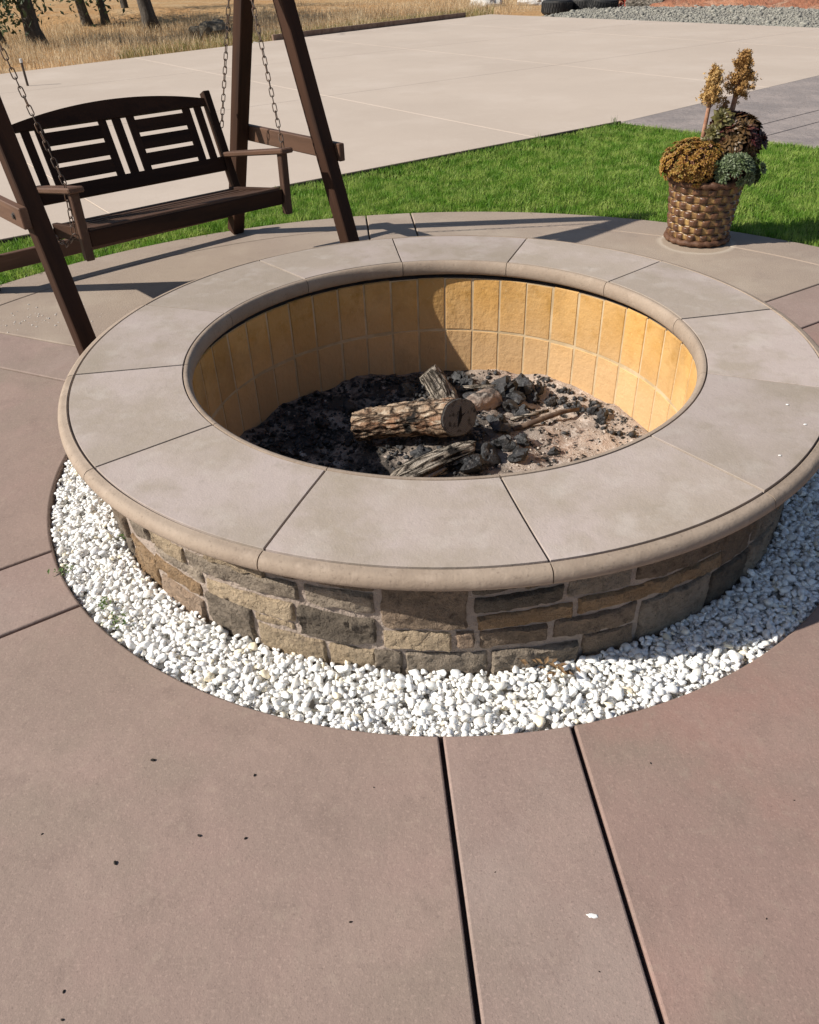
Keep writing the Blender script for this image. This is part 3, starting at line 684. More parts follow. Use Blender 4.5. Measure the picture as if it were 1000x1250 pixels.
def log_mesh(L, r0, r1, cut=(0, 0), bend=0, seed=0, n=36, m=34, ridge=.12, rows=13, lf=1.0):
    """log along local x from 0 to L; cut = slope of the far end in y and z"""
    v = []; f = []
    for j in range(m+1):
        t = j/m; rb = r0+(r1-r0)*t
        for i in range(n):
            a = 2*pi*i/n; q = (t*L*3, cos(a), sin(a))
            d = 1+.1*nz(q, 1.3, seed)+ridge*(.5*nz((t*L*14*lf, cos(a)*3.2, sin(a)*3.2), 1, seed+4)+.5*nz((t*L*34*lf+cos(a), cos(a)*rows*.5, sin(a)*rows*.5), 1, seed+2))
            d = 1+(d-1)*(1-.75*t**10)
            if j == 0: d *= .78
            y, z = cos(a)*rb*d, sin(a)*rb*d; x = t*L+(cut[0]*y+cut[1]*z)*t
            if j == 0: x += .012*nz(q, 3, seed)
            v.append((x, y+bend*sin(pi*t), z+bend*.6*sin(pi*t)))
    for j in range(m):
        for i in range(n):
            k = (i+1) % n; f.append((j*n+i, j*n+k, (j+1)*n+k, (j+1)*n+i))
    f.append(tuple(range(n))[::-1])
    return v, f
def frame(A_, B_, up=(0, 0, 1)):
    x = (Vector(B_)-Vector(A_)).normalized(); y = Vector(up).cross(x).normalized(); z = x.cross(y)
    return Matrix(((x.x, y.x, z.x, A_[0]), (x.y, y.y, z.y, A_[1]), (x.z, y.z, z.z, A_[2]), (0, 0, 0, 1)))
# main log with a grey sawn end that carries a dark crack
LA, LB = (-.345, .165, -.052), (.07, .095, .018); Llen = (Vector(LB)-Vector(LA)).length
log = empty('log'); log.matrix_world = frame(LA, LB); tag(log, 'thick brown barked log with a cracked grey sawn end facing out', 'log')
CUT = (.75, -.25)
v, f = log_mesh(Llen, .056, .074, CUT, .014, 3.3, 80, 90, .27, 18)
obj('bark', pyd('bark', v, f), M_logbark, log, smooth=True)
n = 80; ring_ = v[90*n:91*n]; c = Vector((0, 0, 0))
for p in ring_: c += Vector(p)/n
vv = [tuple(c+Vector((.004, 0, 0)))]; ff = []
for s in (.5, .93, 1.0):
    for p in ring_: q = c+(Vector(p)-c)*s; vv.append((q.x+(.004 if s < .95 else -.002), q.y, q.z))
for i in range(n): ff.append((0, 1+i, 1+(i+1) % n))
for j in range(2):
    for i in range(n): k = (i+1) % n; ff.append((1+j*n+i, 1+(j+1)*n+i, 1+(j+1)*n+k, 1+j*n+k))
cutend = obj('cut_end', pyd('cut_end', vv, ff), M_logend, log)
# crack: a thin dark wedge in the plane of the cut
def on_cut(y, z): return Vector((Llen+CUT[0]*y+CUT[1]*z+.0055, y, z))
ck = [(-.026, -.03), (-.01, -.014), (.0, .0), (.008, .016), (.02, .036)]; wd_ = [.001, .005, .0065, .005, .001]
vv = []; ff = []
for (y, z), w in zip(ck, wd_): vv += [on_cut(y-w, z+w*.5), on_cut(y+w, z-w*.5)]
for i in range(len(ck)-1): ff.append((2*i, 2*i+1, 2*i+3, 2*i+2))
b_ = len(vv); vv += [on_cut(.002, .004), on_cut(.004, -.004), on_cut(.027, .004), on_cut(-.002, .01), on_cut(-.02, .008)]
ff += [(b_, b_+1, b_+2)]
obj('crack', pyd('crack', vv, ff), M_black, cutend)
# split grey log in front
sp_ = empty('split_log'); sp_.matrix_world = frame((-.19, -.15, -.13), (.12, .03, -.085)); tag(sp_, 'weathered pale grey split log lying in front of the thick log', 'log')
v, f = log_mesh(.36, .058, .046, (.2, 0), .004, 8.1, 72, 60, .6, 12, .3)
v = [(x+.03*nz((x, y*20, z*20), 1, 3), y*(1-.45*abs(2*x/.36-1)**5), z*.8*(1-.5*abs(2*x/.36-1)**4)) for x, y, z in v]; f.append(tuple(60*72+i for i in range(72)))
obj('split_wood', pyd('split_wood', v, f), M_greywood, sp_, smooth=True)
# upright charred butt behind
st2 = empty('log_butt'); st2.matrix_world = frame((.05, .48, -.16), (-.06, .60, .005), (0, 1, 0)); tag(st2, 'pale rough log butt standing up behind the thick log', 'log')
v, f = log_mesh(.2, .06, .045, (.1, .3), .01, 5.7, ridge=.4, rows=8); f.append(tuple(34*36+i for i in range(36)))
obj('rough_wood', pyd('rough_wood', v, f), M_greywood, st2, smooth=True)
bl = empty('burnt_log'); bl.matrix_world = frame((.06, .3, -.12), (.26, .47, -.085)); tag(bl, 'half burnt ashy log lying behind the sawn end', 'log')
v, f = log_mesh(.24, .045, .05, (0, 0), .01, 2.2, ridge=.35, rows=8); f.append(tuple(34*36+i for i in range(36)))
obj('burnt_wood', pyd('burnt_wood', v, f), mat('ashy_wood', [A(.34, .25, .2), (A(.03, .028, .027), 9, .45, .58, .9), (A(.5, .43, .37), 30, .5, .68, .7)], rough=1, bumps=((30, .8, .01),)), bl, smooth=True)
for nm, pts, r, lab in (('stick', [(.3, .235, -.125), (.42, .30, -.118), (.52, .37, -.122), (.6, .405, -.13)], .011, 'thin charred stick lying across the pale ash'),
                        ('twig', [(.1, .58, -.1), (.19, .575, -.095), (.28, .565, -.09)], .009, 'short grey twig beside the log butt'),
                        ('twig', [(.3, .33, -.13), (.38, .36, -.128), (.47, .4, -.13)], .008, 'small grey twig next to the charred stick')):
    o = empty(nm); v, f = tube(pts, [r, r*1.1, r, r*.7][:len(pts)], 8); tag(o, lab, 'stick'); obj('wood', pyd('stick', v, f), M_burnt if nm == 'stick' else M_greywood, o, smooth=True)

# ------------------------------------------------------------------ white gravel ring
def gravel():
    res = .0035; lim = GR+.03; N = int(2*lim/res); hm = np.full((N, N), -.042, np.float32)
    g = (np.arange(N)+.5)*res-lim; X, Y = np.meshgrid(g, g, indexing='ij'); RR = np.hypot(X, Y)
    hm += np.where(RR < RM+.01, .5, 0)+np.where(RR > GR-.002, .042, 0)
    n = 34000; aa = RNG.uniform(0, 2*pi, n); r2 = RNG.uniform((RM+.012)**2, (GR-.008)**2, n); rad = np.sqrt(r2)
    sz = np.clip(RNG.lognormal(math.log(.011), .26, n), .0065, .019)
    sz[16000:] = RNG.uniform(.0055, .0095, n-16000)
    base = []
    for s in range(10):
        v, f = ico(2); rg = np.random.default_rng(s); v = np.array(v)
        # cut by a few random planes for chipped faces
        for _ in range(9):
            d = rg.normal(size=3); d /= np.linalg.norm(d); k = rg.uniform(.45, .75); t = v @ d; v = v-np.outer(np.maximum(t-k, 0), d)
        v *= np.array([1.12, rg.uniform(.7, 1.0), rg.uniform(.6, .8)])
        base.append(v)
    f = np.array(f); nv_ = len(base[0]); V = np.zeros((n, nv_, 3), np.float32); keep = np.ones(n, bool)
    for i in range(n):
        x, y, s = rad[i]*cos(aa[i]), rad[i]*sin(aa[i]), sz[i]
        ix, iy = int((x+lim)/res), int((y+lim)/res); k = max(1, int(s*.9/res))
        sub = hm[ix-k:ix+k+1, iy-k:iy+k+1]
        if sub.size == 0: keep[i] = False; continue
        low = sub[sub < .2]
        if low.size == 0: keep[i] = False; continue
        zc = float(np.percentile(low, 62))+s*.34
        top_lim = -.003+.004*nz((x, y, 0), 6, 3)
        if zc > top_lim-(.004 if i > 16000 else 0): keep[i] = False; continue
        if rad[i] > GR-.012 and zc > .004: keep[i] = False; continue
        dx = (np.arange(-k, k+1))*res; D = dx[:, None]**2+dx[None, :]**2; capz = zc+np.sqrt(np.maximum(s*s*.75-D, 0))*.62
        msk = (D < s*s*.75) & (sub < .2); hm[ix-k:ix+k+1, iy-k:iy+k+1] = np.where(msk, np.maximum(sub, capz), sub)
        q = Matrix.Rotation(RNG.uniform(0, 6.28), 3, 'Z') @ Matrix.Rotation(RNG.normal(0, .33), 3, 'X') @ Matrix.Rotation(RNG.normal(0, .33), 3, 'Y')
        V[i] = (base[i % 10]*s) @ np.array(q).T+np.array([x, y, zc])
    V = V[keep]; m = len(V); F = (f[None]+np.arange(m)[:, None, None]*nv_).reshape(-1, 3)
    me = mesh_np('gravel', V.reshape(-1, 3), F)
    at = me.color_attributes.new('tint', 'FLOAT_COLOR', 'POINT')
    pal = np.array([[.9, .885, .85], [.92, .91, .89], [.89, .86, .8], [.86, .86, .865], [.94, .93, .91], [.86, .77, .6], [.74, .72, .69]])
    pr = np.array([.3, .22, .16, .12, .13, .035, .035]); c = pal[RNG.choice(7, m, p=pr)]*RNG.uniform(.93, 1.03, (m, 1))
    c = np.concatenate([c, np.ones((m, 1))], 1).repeat(nv_, 0).astype(np.float32); at.data.foreach_set('color', c.ravel())
    return me, m
gm, ng = gravel(); print('pebbles', ng)
tag(obj('gravel', gm, M_gravel), 'ring of white marble chip gravel between pit wall and patio', 'gravel', kind='stuff')
tag(obj('gravel_bed', ring_mesh('gravel_bed', RM-.02, GR+.003, -.05, 96, 1), M_gbed), kind='structure')
# leaf litter and weeds caught in the gravel
M_litter = mat('dry_litter', [A(.26, .16, .08), (A(.13, .08, .045), 40, .4, .6, .9)], rough=1)
M_weed = leaf_mat('weed', [A(.1, .17, .05), A(.18, .22, .08)], (60,), .3)
def leaflets(name, n, ctr, spread, size, m, label, cat, up=.4, seed=0):
    rg = random.Random(seed); mb = MB()
    for _ in range(n):
        p = Vector(ctr)+Vector((rg.gauss(0, spread), rg.gauss(0, spread), abs(rg.gauss(0, spread*.3)))); a = rg.uniform(0, 6.28); d = Vector((cos(a), sin(a), rg.uniform(0, up))).normalized(); s = d.cross(Vector((0, 0, 1))).normalized(); L = size*rg.uniform(.6, 1.3)
        mb.add([p-d*L*.5, p+s*L*.22+Vector((0, 0, .003)), p+d*L*.5, p-s*L*.22+Vector((0, 0, .002))], [(0, 1, 2, 3)])
    return tag(obj(name, mb.mesh(name), m), label, cat)
for i, (x, y, lab) in enumerate(((-1.02, -.62, 'tiny green weed in the gravel against the left of the wall'), (-1.165, -.79, 'tiny green weed at the left rim of the gravel'), (-.92, -1.02, 'small weed in the gravel below the left band joint'), (-.99, -.94, 'small green weed near the concrete rim'))):
    leaflets('weed', 26, (x, y, .012), .016, .016, M_weed, lab, 'weed', .8, i)
leaflets('leaf_litter', 14, (.235, -1.235, .018), .02, .03, M_litter, 'few dry brown leaves on the gravel by the rough bottom stone', 'leaves', .4, 11)
leaflets('leaf_litter', 7, (.17, -1.2, .02), .014, .03, M_litter, 'dry brown leaf scraps where gravel meets the front wall', 'leaves', .4, 12)

# ------------------------------------------------------------------ lawn grass
def blades(name, x, y, z0, hgt, width, lean, m, seg=2):
    n = len(x); az = RNG.uniform(0, 2*pi, n); ld_ = RNG.uniform(0, 2*pi, n); ln = np.abs(RNG.normal(0, lean, n))*hgt
    V = np.zeros((n, 5, 3), np.float32); sx, sy = np.cos(az)*width/2, np.sin(az)*width/2; lx, ly = np.cos(ld_)*ln, np.sin(ld_)*ln
    V[:, 0] = np.stack([x-sx, y-sy, z0], 1); V[:, 1] = np.stack([x+sx, y+sy, z0], 1)
    V[:, 2] = np.stack([x+sx*.75+lx*.35, y+sy*.75+ly*.35, z0+hgt*.6], 1); V[:, 3] = np.stack([x-sx*.75+lx*.35, y-sy*.75+ly*.35, z0+hgt*.6], 1)
    V[:, 4] = np.stack([x+lx, y+ly, z0+hgt*(1-.25*ln/hgt)], 1)
    b = np.arange(n)[:, None]*5
    F = np.concatenate([b+np.array([[0, 1, 2]]), b+np.array([[0, 2, 3]]), b+np.array([[3, 2, 4]])], 0)
    return mesh_np(name, V.reshape(-1, 3), F)
def lawn_points(n):
    a = RNG.uniform(radians(5), radians(165), n); r = np.sqrt(RNG.uniform(PR**2, 7.4**2, n)); x, y = r*np.cos(a), r*np.sin(a)
    tab = np.array([lawn_r(t) for t in np.linspace(0, pi, 721)]); lim = np.interp(a, np.linspace(0, pi, 721), tab)
    k = (r > PR+.004) & (r < lim-.012); return x[k], y[k], r[k]
x, y, r = lawn_points(520000)
k = (np.abs(x) < 4.6); x, y, r = x[k], y[k], r[k]
clump = np.array([noise.noise(Vector((a_*2.2, b_*2.2, 0))) for a_, b_ in zip(x[::1], y[::1])])
hg = RNG.uniform(.012, .05, len(x))*(1+.6*clump); print('blades', len(x))
tag(obj('grass', blades('grass', x, y, np.full(len(x), -.03), hg+.02, RNG.uniform(.0035, .007, len(x)), .7, M_grass), M_grass), 'short bright green mown grass of the lawn', 'grass', kind='stuff')

# ------------------------------------------------------------------ swing: A-frame stand and hanging bench
aV = Vector((.671, -.741, 0)); bV = Vector((.741, .671, 0)); mid = Vector((-1.428, 1.736, 0)); HW = .785; HD = .6515; HA = 1.732
stand = empty('swing_stand', mid); tag(stand, 'dark brown timber A-frame stand of the porch swing', 'swing frame')
LEG = .081
for s in (-1, 1):
    c = mid+bV*(s*HW)
    for q in (-1, 1):
        foot = c+aV*(q*(HD+(.07 if s < 0 and q < 0 else 0))); top = c+aV*(q*.035)+Vector((0, 0, HA))
        d = (top-foot).normalized(); foot2 = foot-d*.0
        o = beam('leg', foot2+Vector((0, 0, .012)), top+d*.06, LEG, LEG, bV, M_wood, stand, .005)
    # cross brace bolted on the outer side of the legs
    zb = .63; k = 1-zb/HA; off = bV*(s*(LEG/2+.02))
    A_ = c+aV*(-HD*k-.075)+off+Vector((0, 0, zb)); B_ = c+aV*(HD*k+.085)+off+Vector((0, 0, zb))
    br = beam('brace', A_, B_, .036, .088, bV, M_wood_worn, stand, .004)
    for q in (-1, 1):
        v, f = lathe([(0, .008), (.011, .006), (.012, 0), (.016, -.001), (.016, -.004)], 10); bo = obj('bolt', pyd('bolt', v, f), M_bolt, stand)
        bo.matrix_parent_inverse = stand.matrix_basis.inverted()
        bo.matrix_basis = Matrix.Translation(c+aV*(q*(HD*k))+bV*(s*(LEG/2+.04))+Vector((0, 0, zb))) @ (bV*s).to_track_quat('Z', 'Y').to_matrix().to_4x4()
beam('top_beam', mid-bV*(HW+.17)+Vector((0, 0, HA+.02)), mid+bV*(HW+.17)+Vector((0, 0, HA+.02)), .075, .12, aV, M_wood, stand, .005)
zs = .155; k = 1-zs/HA
beam('stretcher', mid-bV*(HW+.05)-aV*(HD*k+.062)+Vector((0, 0, zs)), mid+bV*(HW+.05)-aV*(HD*k+.062)+Vector((0, 0, zs)), .036, .088, aV, M_wood_worn, stand, .004)

th_ = -.04; bB = Vector((bV.x*cos(th_)-bV.y*sin(th_), bV.x*sin(th_)+bV.y*cos(th_), 0)); aB = Vector((bB.y, -bB.x, 0))
mB = mid+bB*.014; WB = .5575
bench = empty('swing_bench', mB+Vector((0, 0, .4))); tag(bench, 'dark brown slatted porch swing bench hanging from chains', 'swing bench')
def Q(s, a, z): return mB+bB*s+aB*a+Vector((0, 0, z))
Zv = Vector((0, 0, 1))
bt = Vector((0, 0, 0))+aB*(-.389)+Zv*.921; bt.normalize(); bnorm = bB.cross(bt).normalized()
def BK(s, d, off=0): return Q(s, -.229, .374)+bt*d+bnorm*off
for s in (-1, 1):
    beam('back_post', BK(s*WB, -.03), BK(s*WB, .545), .042, .055, bB, M_wood, bench)
    beam('arm_post', Q(s*WB, .322, .345), Q(s*WB, .333, .655), .04, .045, bB, M_wood_mid, bench)
    beam('armrest', Q(s*WB, -.27, .57), Q(s*WB, .39, .672), .075, .026, bB, M_wood_worn, bench, .006)
    beam('side_rail', Q(s*(WB-.04), -.215, .37), Q(s*(WB-.04), .3, .445), .03, .07, bB, M_wood, bench)
beam('bottom_rail', BK(-WB+.022, .157), BK(WB-.022, .157), .03, .075, bnorm, M_wood, bench)
# arched top rail
nseg = 24; v = []; f = []
for i in range(nseg+1):
    s = -WB+.02+(2*WB-.04)*i/nseg; hi = .505+.062*(1-(s/WB)**2)
    for off in (-.015, .015):
        for d in (.475, hi): v.append(BK(s, d, off)-bench.location)
for i in range(nseg):
    b_ = i*4; n_ = b_+4; f += [(b_, n_, n_+1, b_+1), (b_+2, b_+3, n_+3, n_+2), (b_+1, n_+1, n_+3, b_+3), (b_, b_+2, n_+2, n_)]
f += [(0, 1, 3, 2), (nseg*4, nseg*4+2, nseg*4+3, nseg*4+1)]
obj('top_rail', pyd('top_rail', v, f), M_wood, bench)
xs = [0]; half = [(.0, .0225)]
stile = [(0, .046), (.0755, .042), (.409, .044), (.4815, .042)]
for c0, w in ((0, .046), (.0785, .042), (.4115, .044), (.483, .042)):
    for s in ((1, -1) if c0 else (1,)):
        beam('back_slat', BK(s*c0, .19), BK(s*c0, .48), w, .018, bB, M_wood, bench, .002)
for s in (1, -1):
    for d in (.249, .335, .421):
        beam('back_slat', BK(s*.098, d), BK(s*.391, d), .016, .064, bnorm, M_wood, bench, .002)
# seat
for i in range(8):
    t = i/7; a_ = .30+(-.19-.30)*t; z_ = .474+(.392-.474)*t-.012*sin(pi*t)
    beam('seat_slat', Q(-WB+.03, a_, z_), Q(WB-.03, a_, z_), .052, .018, aB*1+Zv*.155, M_wood_mid, bench, .003)
beam('front_rail', Q(-WB+.024, .318, .437), Q(WB-.024, .318, .437), .028, .075, aB, M_wood, bench)
beam('rear_rail', Q(-WB+.024, -.205, .355), Q(WB-.024, -.205, .355), .028, .06, aB, M_wood, bench)
# chains of links
def link_mesh():
    pts = []; L_, w = .0125, .0095
    for i in range(8): a = -pi/2+pi*i/7; pts.append(Vector((L_+w*cos(a), w*sin(a), 0)))
    for i in range(8): a = pi/2+pi*i/7; pts.append(Vector((-L_+w*cos(a), w*sin(a), 0)))
    v = []; f = []; n, m = len(pts), 6; r = .0027
    for i, p in enumerate(pts):
        t = (pts[(i+1) % n]-pts[i-1]).normalized(); nn = t.cross(Zv)
        for k in range(m): a = 2*pi*k/m; v.append(p+nn*(r*cos(a))+Zv*(r*sin(a)))
    for i in range(n):
        for k in range(m): f.append((i*m+k, i*m+(k+1) % m, ((i+1) % n)*m+(k+1) % m, ((i+1) % n)*m+k))
    return pyd('chain_link', v, f)
LK = link_mesh(); LK.materials.append(M_chain)
for p in LK.polygons: p.use_smooth = True
def chain(path):
    ch = bpy.data.objects.new('chain', None); link(ch, bench); ch.matrix_parent_inverse = bench.matrix_basis.inverted(); ch.location = path[0]
    pitch = .0365; pts = []; carry = 0
    for a_, b_ in zip(path[:-1], path[1:]):
        d = b_-a_; L_ = d.length; t = carry
        while t < L_: pts.append((a_+d*(t/L_), d.normalized())); t += pitch
        carry = t-L_
    for i, (p, d) in enumerate(pts):
        o = bpy.data.objects.new('link', LK); link(o, ch)
        q = d.to_track_quat('X', 'Z').to_matrix().to_4x4() @ Matrix.Rotation((pi/2 if i % 2 else 0)+.5+random.uniform(-.2, .2), 4, 'X')
        o.matrix_basis = Matrix.Translation(p-path[0]) @ q
def sagp(a_, b_, sag, n=8): return [a_+(b_-a_)*(i/n)+Vector((0, 0, -sag*4*(i/n)*(1-i/n))) for i in range(n+1)]
for s in (-1, 1):
    hang = mid+bV*(s*(HW-.11))+Zv*(HA-.05)
    rb = Q(s*(WB+.03), -.36, .685)
    fa = Q(s*(WB+.02), .315, .69); fl = Q(s*(WB+.034), .30, .47)
    chain(sagp(hang, rb, .004)); chain(sagp(hang, fa, .004)+[fl])
    eb = beam('eye_bolt', hang, hang+Zv*.08, .012, .012, aV, M_bolt, bench, .003)
    beam('hook_bolt', Q(s*(WB-.0), -.345, .665), rb, .01, .01, aV, M_bolt, bench, .002)
tail = [Q(-WB-.035, .3, .46), Q(-WB-.05, .2, .40), Q(-WB-.05, .08, .40), Q(-WB-.04, -.04, .42)]
chain(tail)

# ------------------------------------------------------------------ pot of succulents
PX, PY = 1.635, 2.30
pot = empty('flower_pot', (PX, PY, .0)); tag(pot, 'brown and gold basket weave pattern pot on the patio edge', 'pot')
M_potgold = mat('pot_gold', [A(.36, .22, .09), (A(.16, .085, .04), 18, .42, .58, .9), (A(.5, .36, .2), 40, .55, .75, .6)], rough=.5, spec=.4, bumps=((50, .4, .004),))
M_potbrown = mat('pot_brown', [A(.085, .04, .023), (A(.14, .07, .04), 20, .4, .6, .9), (A(.26, .15, .085), 45, .6, .75, .6)], rough=.6, spec=.3, bumps=((60, .5, .004), (20, .4, .006)))
M_earth = mat('pot_soil', [A(.07, .05, .035)], rough=1)
PH, PB, PT = .37, .168, .206
rad_at = lambda z: PB+(PT-PB)*(z/PH)**1.1
M_weave, nt_, b_p = base_mat('bronze_glaze', .32, .55)
_at = nt_.nodes.new('ShaderNodeAttribute'); _at.attribute_name = 'wear'; _v = vecn(nt_, 'obj', None, False)
_c = mixc(nt_, A(.085, .038, .02), A(.15, .072, .038), noisen(nt_, _v, 22, 4, .6, .4, .6)); _c = mixc(nt_, _c, A(.045, .022, .014), noisen(nt_, _v, 48, 4, .6, .52, .66))
_c = mixc(nt_, _c, mixc(nt_, A(.55, .36, .13), A(.3, .17, .06), noisen(nt_, _v, 30, 4, .6, .4, .6)), _at.outputs['Fac'])
nt_.links.new(_c, b_p.inputs['Base Color']); bump(nt_, b_p, noisen(nt_, _v, 70, 4, .6, .2, .8), .35, .004)
rows, cols = 7, 15; na_, nz_ = cols*18, rows*12; vv = []; wear = []
zb0, zb1 = .03, PH-.028
for j in range(nz_+1):
    z = zb0+(zb1-zb0)*j/nz_; row = min(rows-1, int(rows*j/nz_)); tz = rows*j/nz_-row
    hz = max(0, 1-abs(2*tz-1)**5)
    for i in range(na_):
        a = 2*pi*i/na_+.02*nz((cos(2*pi*i/na_)*2, z*9, row), 2, 3); wv = cos(cols*a+pi*row*1.0)+.22
        over = math.copysign(abs(wv)**.55, wv)
        d = (.002+.009*over)*hz if over > 0 else .004*over
        edge = max(0, 1-hz)*.012
        rr_ = rad_at(z)+d-edge+.0015*nz((cos(a)*20, sin(a)*20, z*60), 1, 2)
        vv.append((rr_*cos(a), rr_*sin(a), z)); wear.append(min(1, max(0, (.0-d)*170+edge*30+.35*nz((cos(a)*9, sin(a)*9, z*40), 1, 6))))
ff = [(j*na_+i, j*na_+(i+1) % na_, (j+1)*na_+(i+1) % na_, (j+1)*na_+i) for j in range(nz_) for i in range(na_)]
me = pyd('weave', vv, ff); at_ = me.attributes.new('wear', 'FLOAT', 'POINT'); at_.data.foreach_set('value', wear)
obj('woven_body', me, M_weave, pot, smooth=True)
v, f = lathe([(0, .01), (PB+.004, .006), (PB-.004, .035)], 40); obj('base', pyd('base', v, f), M_potbrown, pot)
v, f = lathe([(0, PH-.03), (PT-.01, PH-.032)], 40); obj('soil', pyd('soil', v, f), M_earth, pot)
mb = MB()          # twisted rope rim and foot
for (z, rr_, rt, tw) in ((PH-.012, PT+.002, .021, 22), (.022, PB+.008, .018, 20)):
    n, m = 132, 10; vv = []; ff = []
    for i in range(n):
        a = 2*pi*i/n
        for k in range(m):
            t = 2*pi*k/m; r2 = rt*(1+.2*sin(tw*a+t*1)); vv.append(((rr_+r2*cos(t))*cos(a), (rr_+r2*cos(t))*sin(a), z+r2*sin(t)*.95))
    for i in range(n):
        for k in range(m): ff.append((i*m+k, ((i+1) % n)*m+k, ((i+1) % n)*m+(k+1) % m, i*m+(k+1) % m))
    b_ = MB(); b_.add(vv, ff); obj('rope_rim' if z > .1 else 'rope_foot', b_.mesh('rope'), M_potbrown, pot, smooth=True)
def rosette(mb, c, nrm, r, n, layers, rg, cup=.5, fat=.4):
    nrm = Vector(nrm).normalized(); s = nrm.cross(Vector((.31, .17, .93)))
    if s.length < .1: s = nrm.cross(Vector((1, 0, 0)))
    s.normalize(); u = nrm.cross(s); c = Vector(c)
    for L_ in range(layers):
        t = (L_+.6)/layers; rl = r*t; el = (1-t)*1.25+cup*.35
        for i in range(n):
            a = 2*pi*(i+.5*(L_ % 2))/n+rg.uniform(-.12, .12); d = (s*cos(a)+u*sin(a)); dd = (d*cos(el)+nrm*sin(el)).normalized(); sd_ = nrm.cross(d).normalized(); w = rl*fat*rg.uniform(.85, 1.15); nn = dd.cross(sd_)*-1
            p0 = c+nrm*(.06*r*(layers-L_)); tip = p0+dd*rl
            m1 = p0+dd*rl*.62
            mb.add([p0+sd_*w*.25, p0-sd_*w*.25, m1-sd_*w*.62+nn*w*.12, tip+nn*w*.12, m1+sd_*w*.62+nn*w*.12, m1-nn*w*.16], [(0, 5, 4), (1, 2, 5), (0, 1, 5), (5, 2, 3), (5, 3, 4)])
M_sedum = leaf_mat('golden_sedum', [A(.36, .21, .035), A(.2, .18, .04), A(.48, .28, .06), A(.22, .09, .025)], (7, 45, 90), .2)
M_aeon = leaf_mat('burgundy_aeonium', [A(.05, .013, .016), A(.11, .022, .026), A(.03, .016, .013), A(.12, .07, .028)], (12, 40, 8), .12, .4)
M_eche = leaf_mat('green_echeveria', [A(.09, .125, .05), A(.18, .22, .12), A(.06, .08, .035)], (14, 60), .12, .45)
M_ros = leaf_mat('olive_rosette', [A(.085, .075, .024), A(.06, .025, .018), A(.14, .125, .04)], (16, 50), .15, .45)
M_stalk = mat('flower_stalk', [A(.36, .2, .13), (A(.24, .11, .065), 40, .4, .6, .9)], rough=.8)
M_flower = leaf_mat('dry_flower', [A(.5, .3, .09), A(.36, .19, .06), A(.58, .4, .17)], (40, 120), .2, .8)
M_flower2 = leaf_mat('brown_dry_flower', [A(.36, .19, .06), A(.22, .11, .04), A(.46, .28, .1)], (40, 120), .2, .8)
rg = random.Random(5)
def clump_thing(name, label, ctr, rx, ry, rz, n, rsize, m, petals, layers, zmin=-.4, cup=.5, fat=.45):
    o = empty(name, (PX+ctr[0], PY+ctr[1], PH-.04)); tag(o, label, 'plant'); mb = MB(); stems = MB()
    for i in range(n):
        zz = rg.uniform(zmin, 1); a = i*2.39996+rg.uniform(-.3, .3); rr_ = sqrt(max(0, 1-zz*zz)); d = Vector((rr_*cos(a), rr_*sin(a), zz)); k = rg.uniform(.78, 1.1)+.22*nz(d, 2.0, n)
        p = Vector((ctr[0]*0+d.x*rx*k, d.y*ry*k, ctr[2]-(PH-.04)+d.z*rz*k)); nr = Vector((d.x/rx, d.y/ry, d.z/rz+2)).normalized()
        rosette(mb, p, nr, rsize*rg.uniform(.7, 1.25), petals, layers, rg, cup, fat)
        if i % 3 == 0: stems.add(*tube([(d.x*rx*.2, d.y*ry*.2, 0), (d.x*rx*.6, d.y*ry*.6, p.z*.5), p], .006, 5))
    obj('leaves', mb.mesh('leaves'), m, o); obj('stems', stems.mesh('stems'), M_stalk, o)
    return o
clump_thing('sedum_plant', 'mound of golden orange sedum on the left of the pot', (-.115, -.06, PH+.085), .165, .155, .115, 520, .027, M_sedum, 6, 3, -.7, .8, .45)
clump_thing('aeonium_plant', 'dark burgundy leafy succulent on the right of the pot', (.115, .0, PH+.15), .145, .14, .155, 66, .066, M_aeon, 11, 4, -.6, .35, .42)
clump_thing('echeveria_plant', 'grey green succulent spilling over the front right rim of the pot', (.1, -.15, PH+.05), .13, .08, .09, 52, .05, M_eche, 9, 4, -.6, .4, .4)
ro = empty('rosette_plant', (PX, PY, PH-.04)); tag(ro, 'olive rosette succulent on a tall stem in the middle of the pot', 'plant')
mb = MB(); mb.add(*tube([(-.01, 0, 0), (-.015, -.02, .2), (.0, -.03, .37)], [.018, .016, .014], 7)); obj('stem', mb.mesh('stem'), M_stalk, ro)
mb = MB()
for (p, r_) in (((.01, -.05, .345), .082), ((-.03, -.06, .28), .065), ((.045, -.06, .28), .065), ((-.05, -.04, .22), .06), ((.0, -.08, .22), .055), ((-.09, -.05, .2), .05)): rosette(mb, p, (rg.uniform(-.3, .3), -.75, .8), r_, 9, 4, rg, .4, .5)
obj('rosettes', mb.mesh('rosettes'), M_ros, ro)
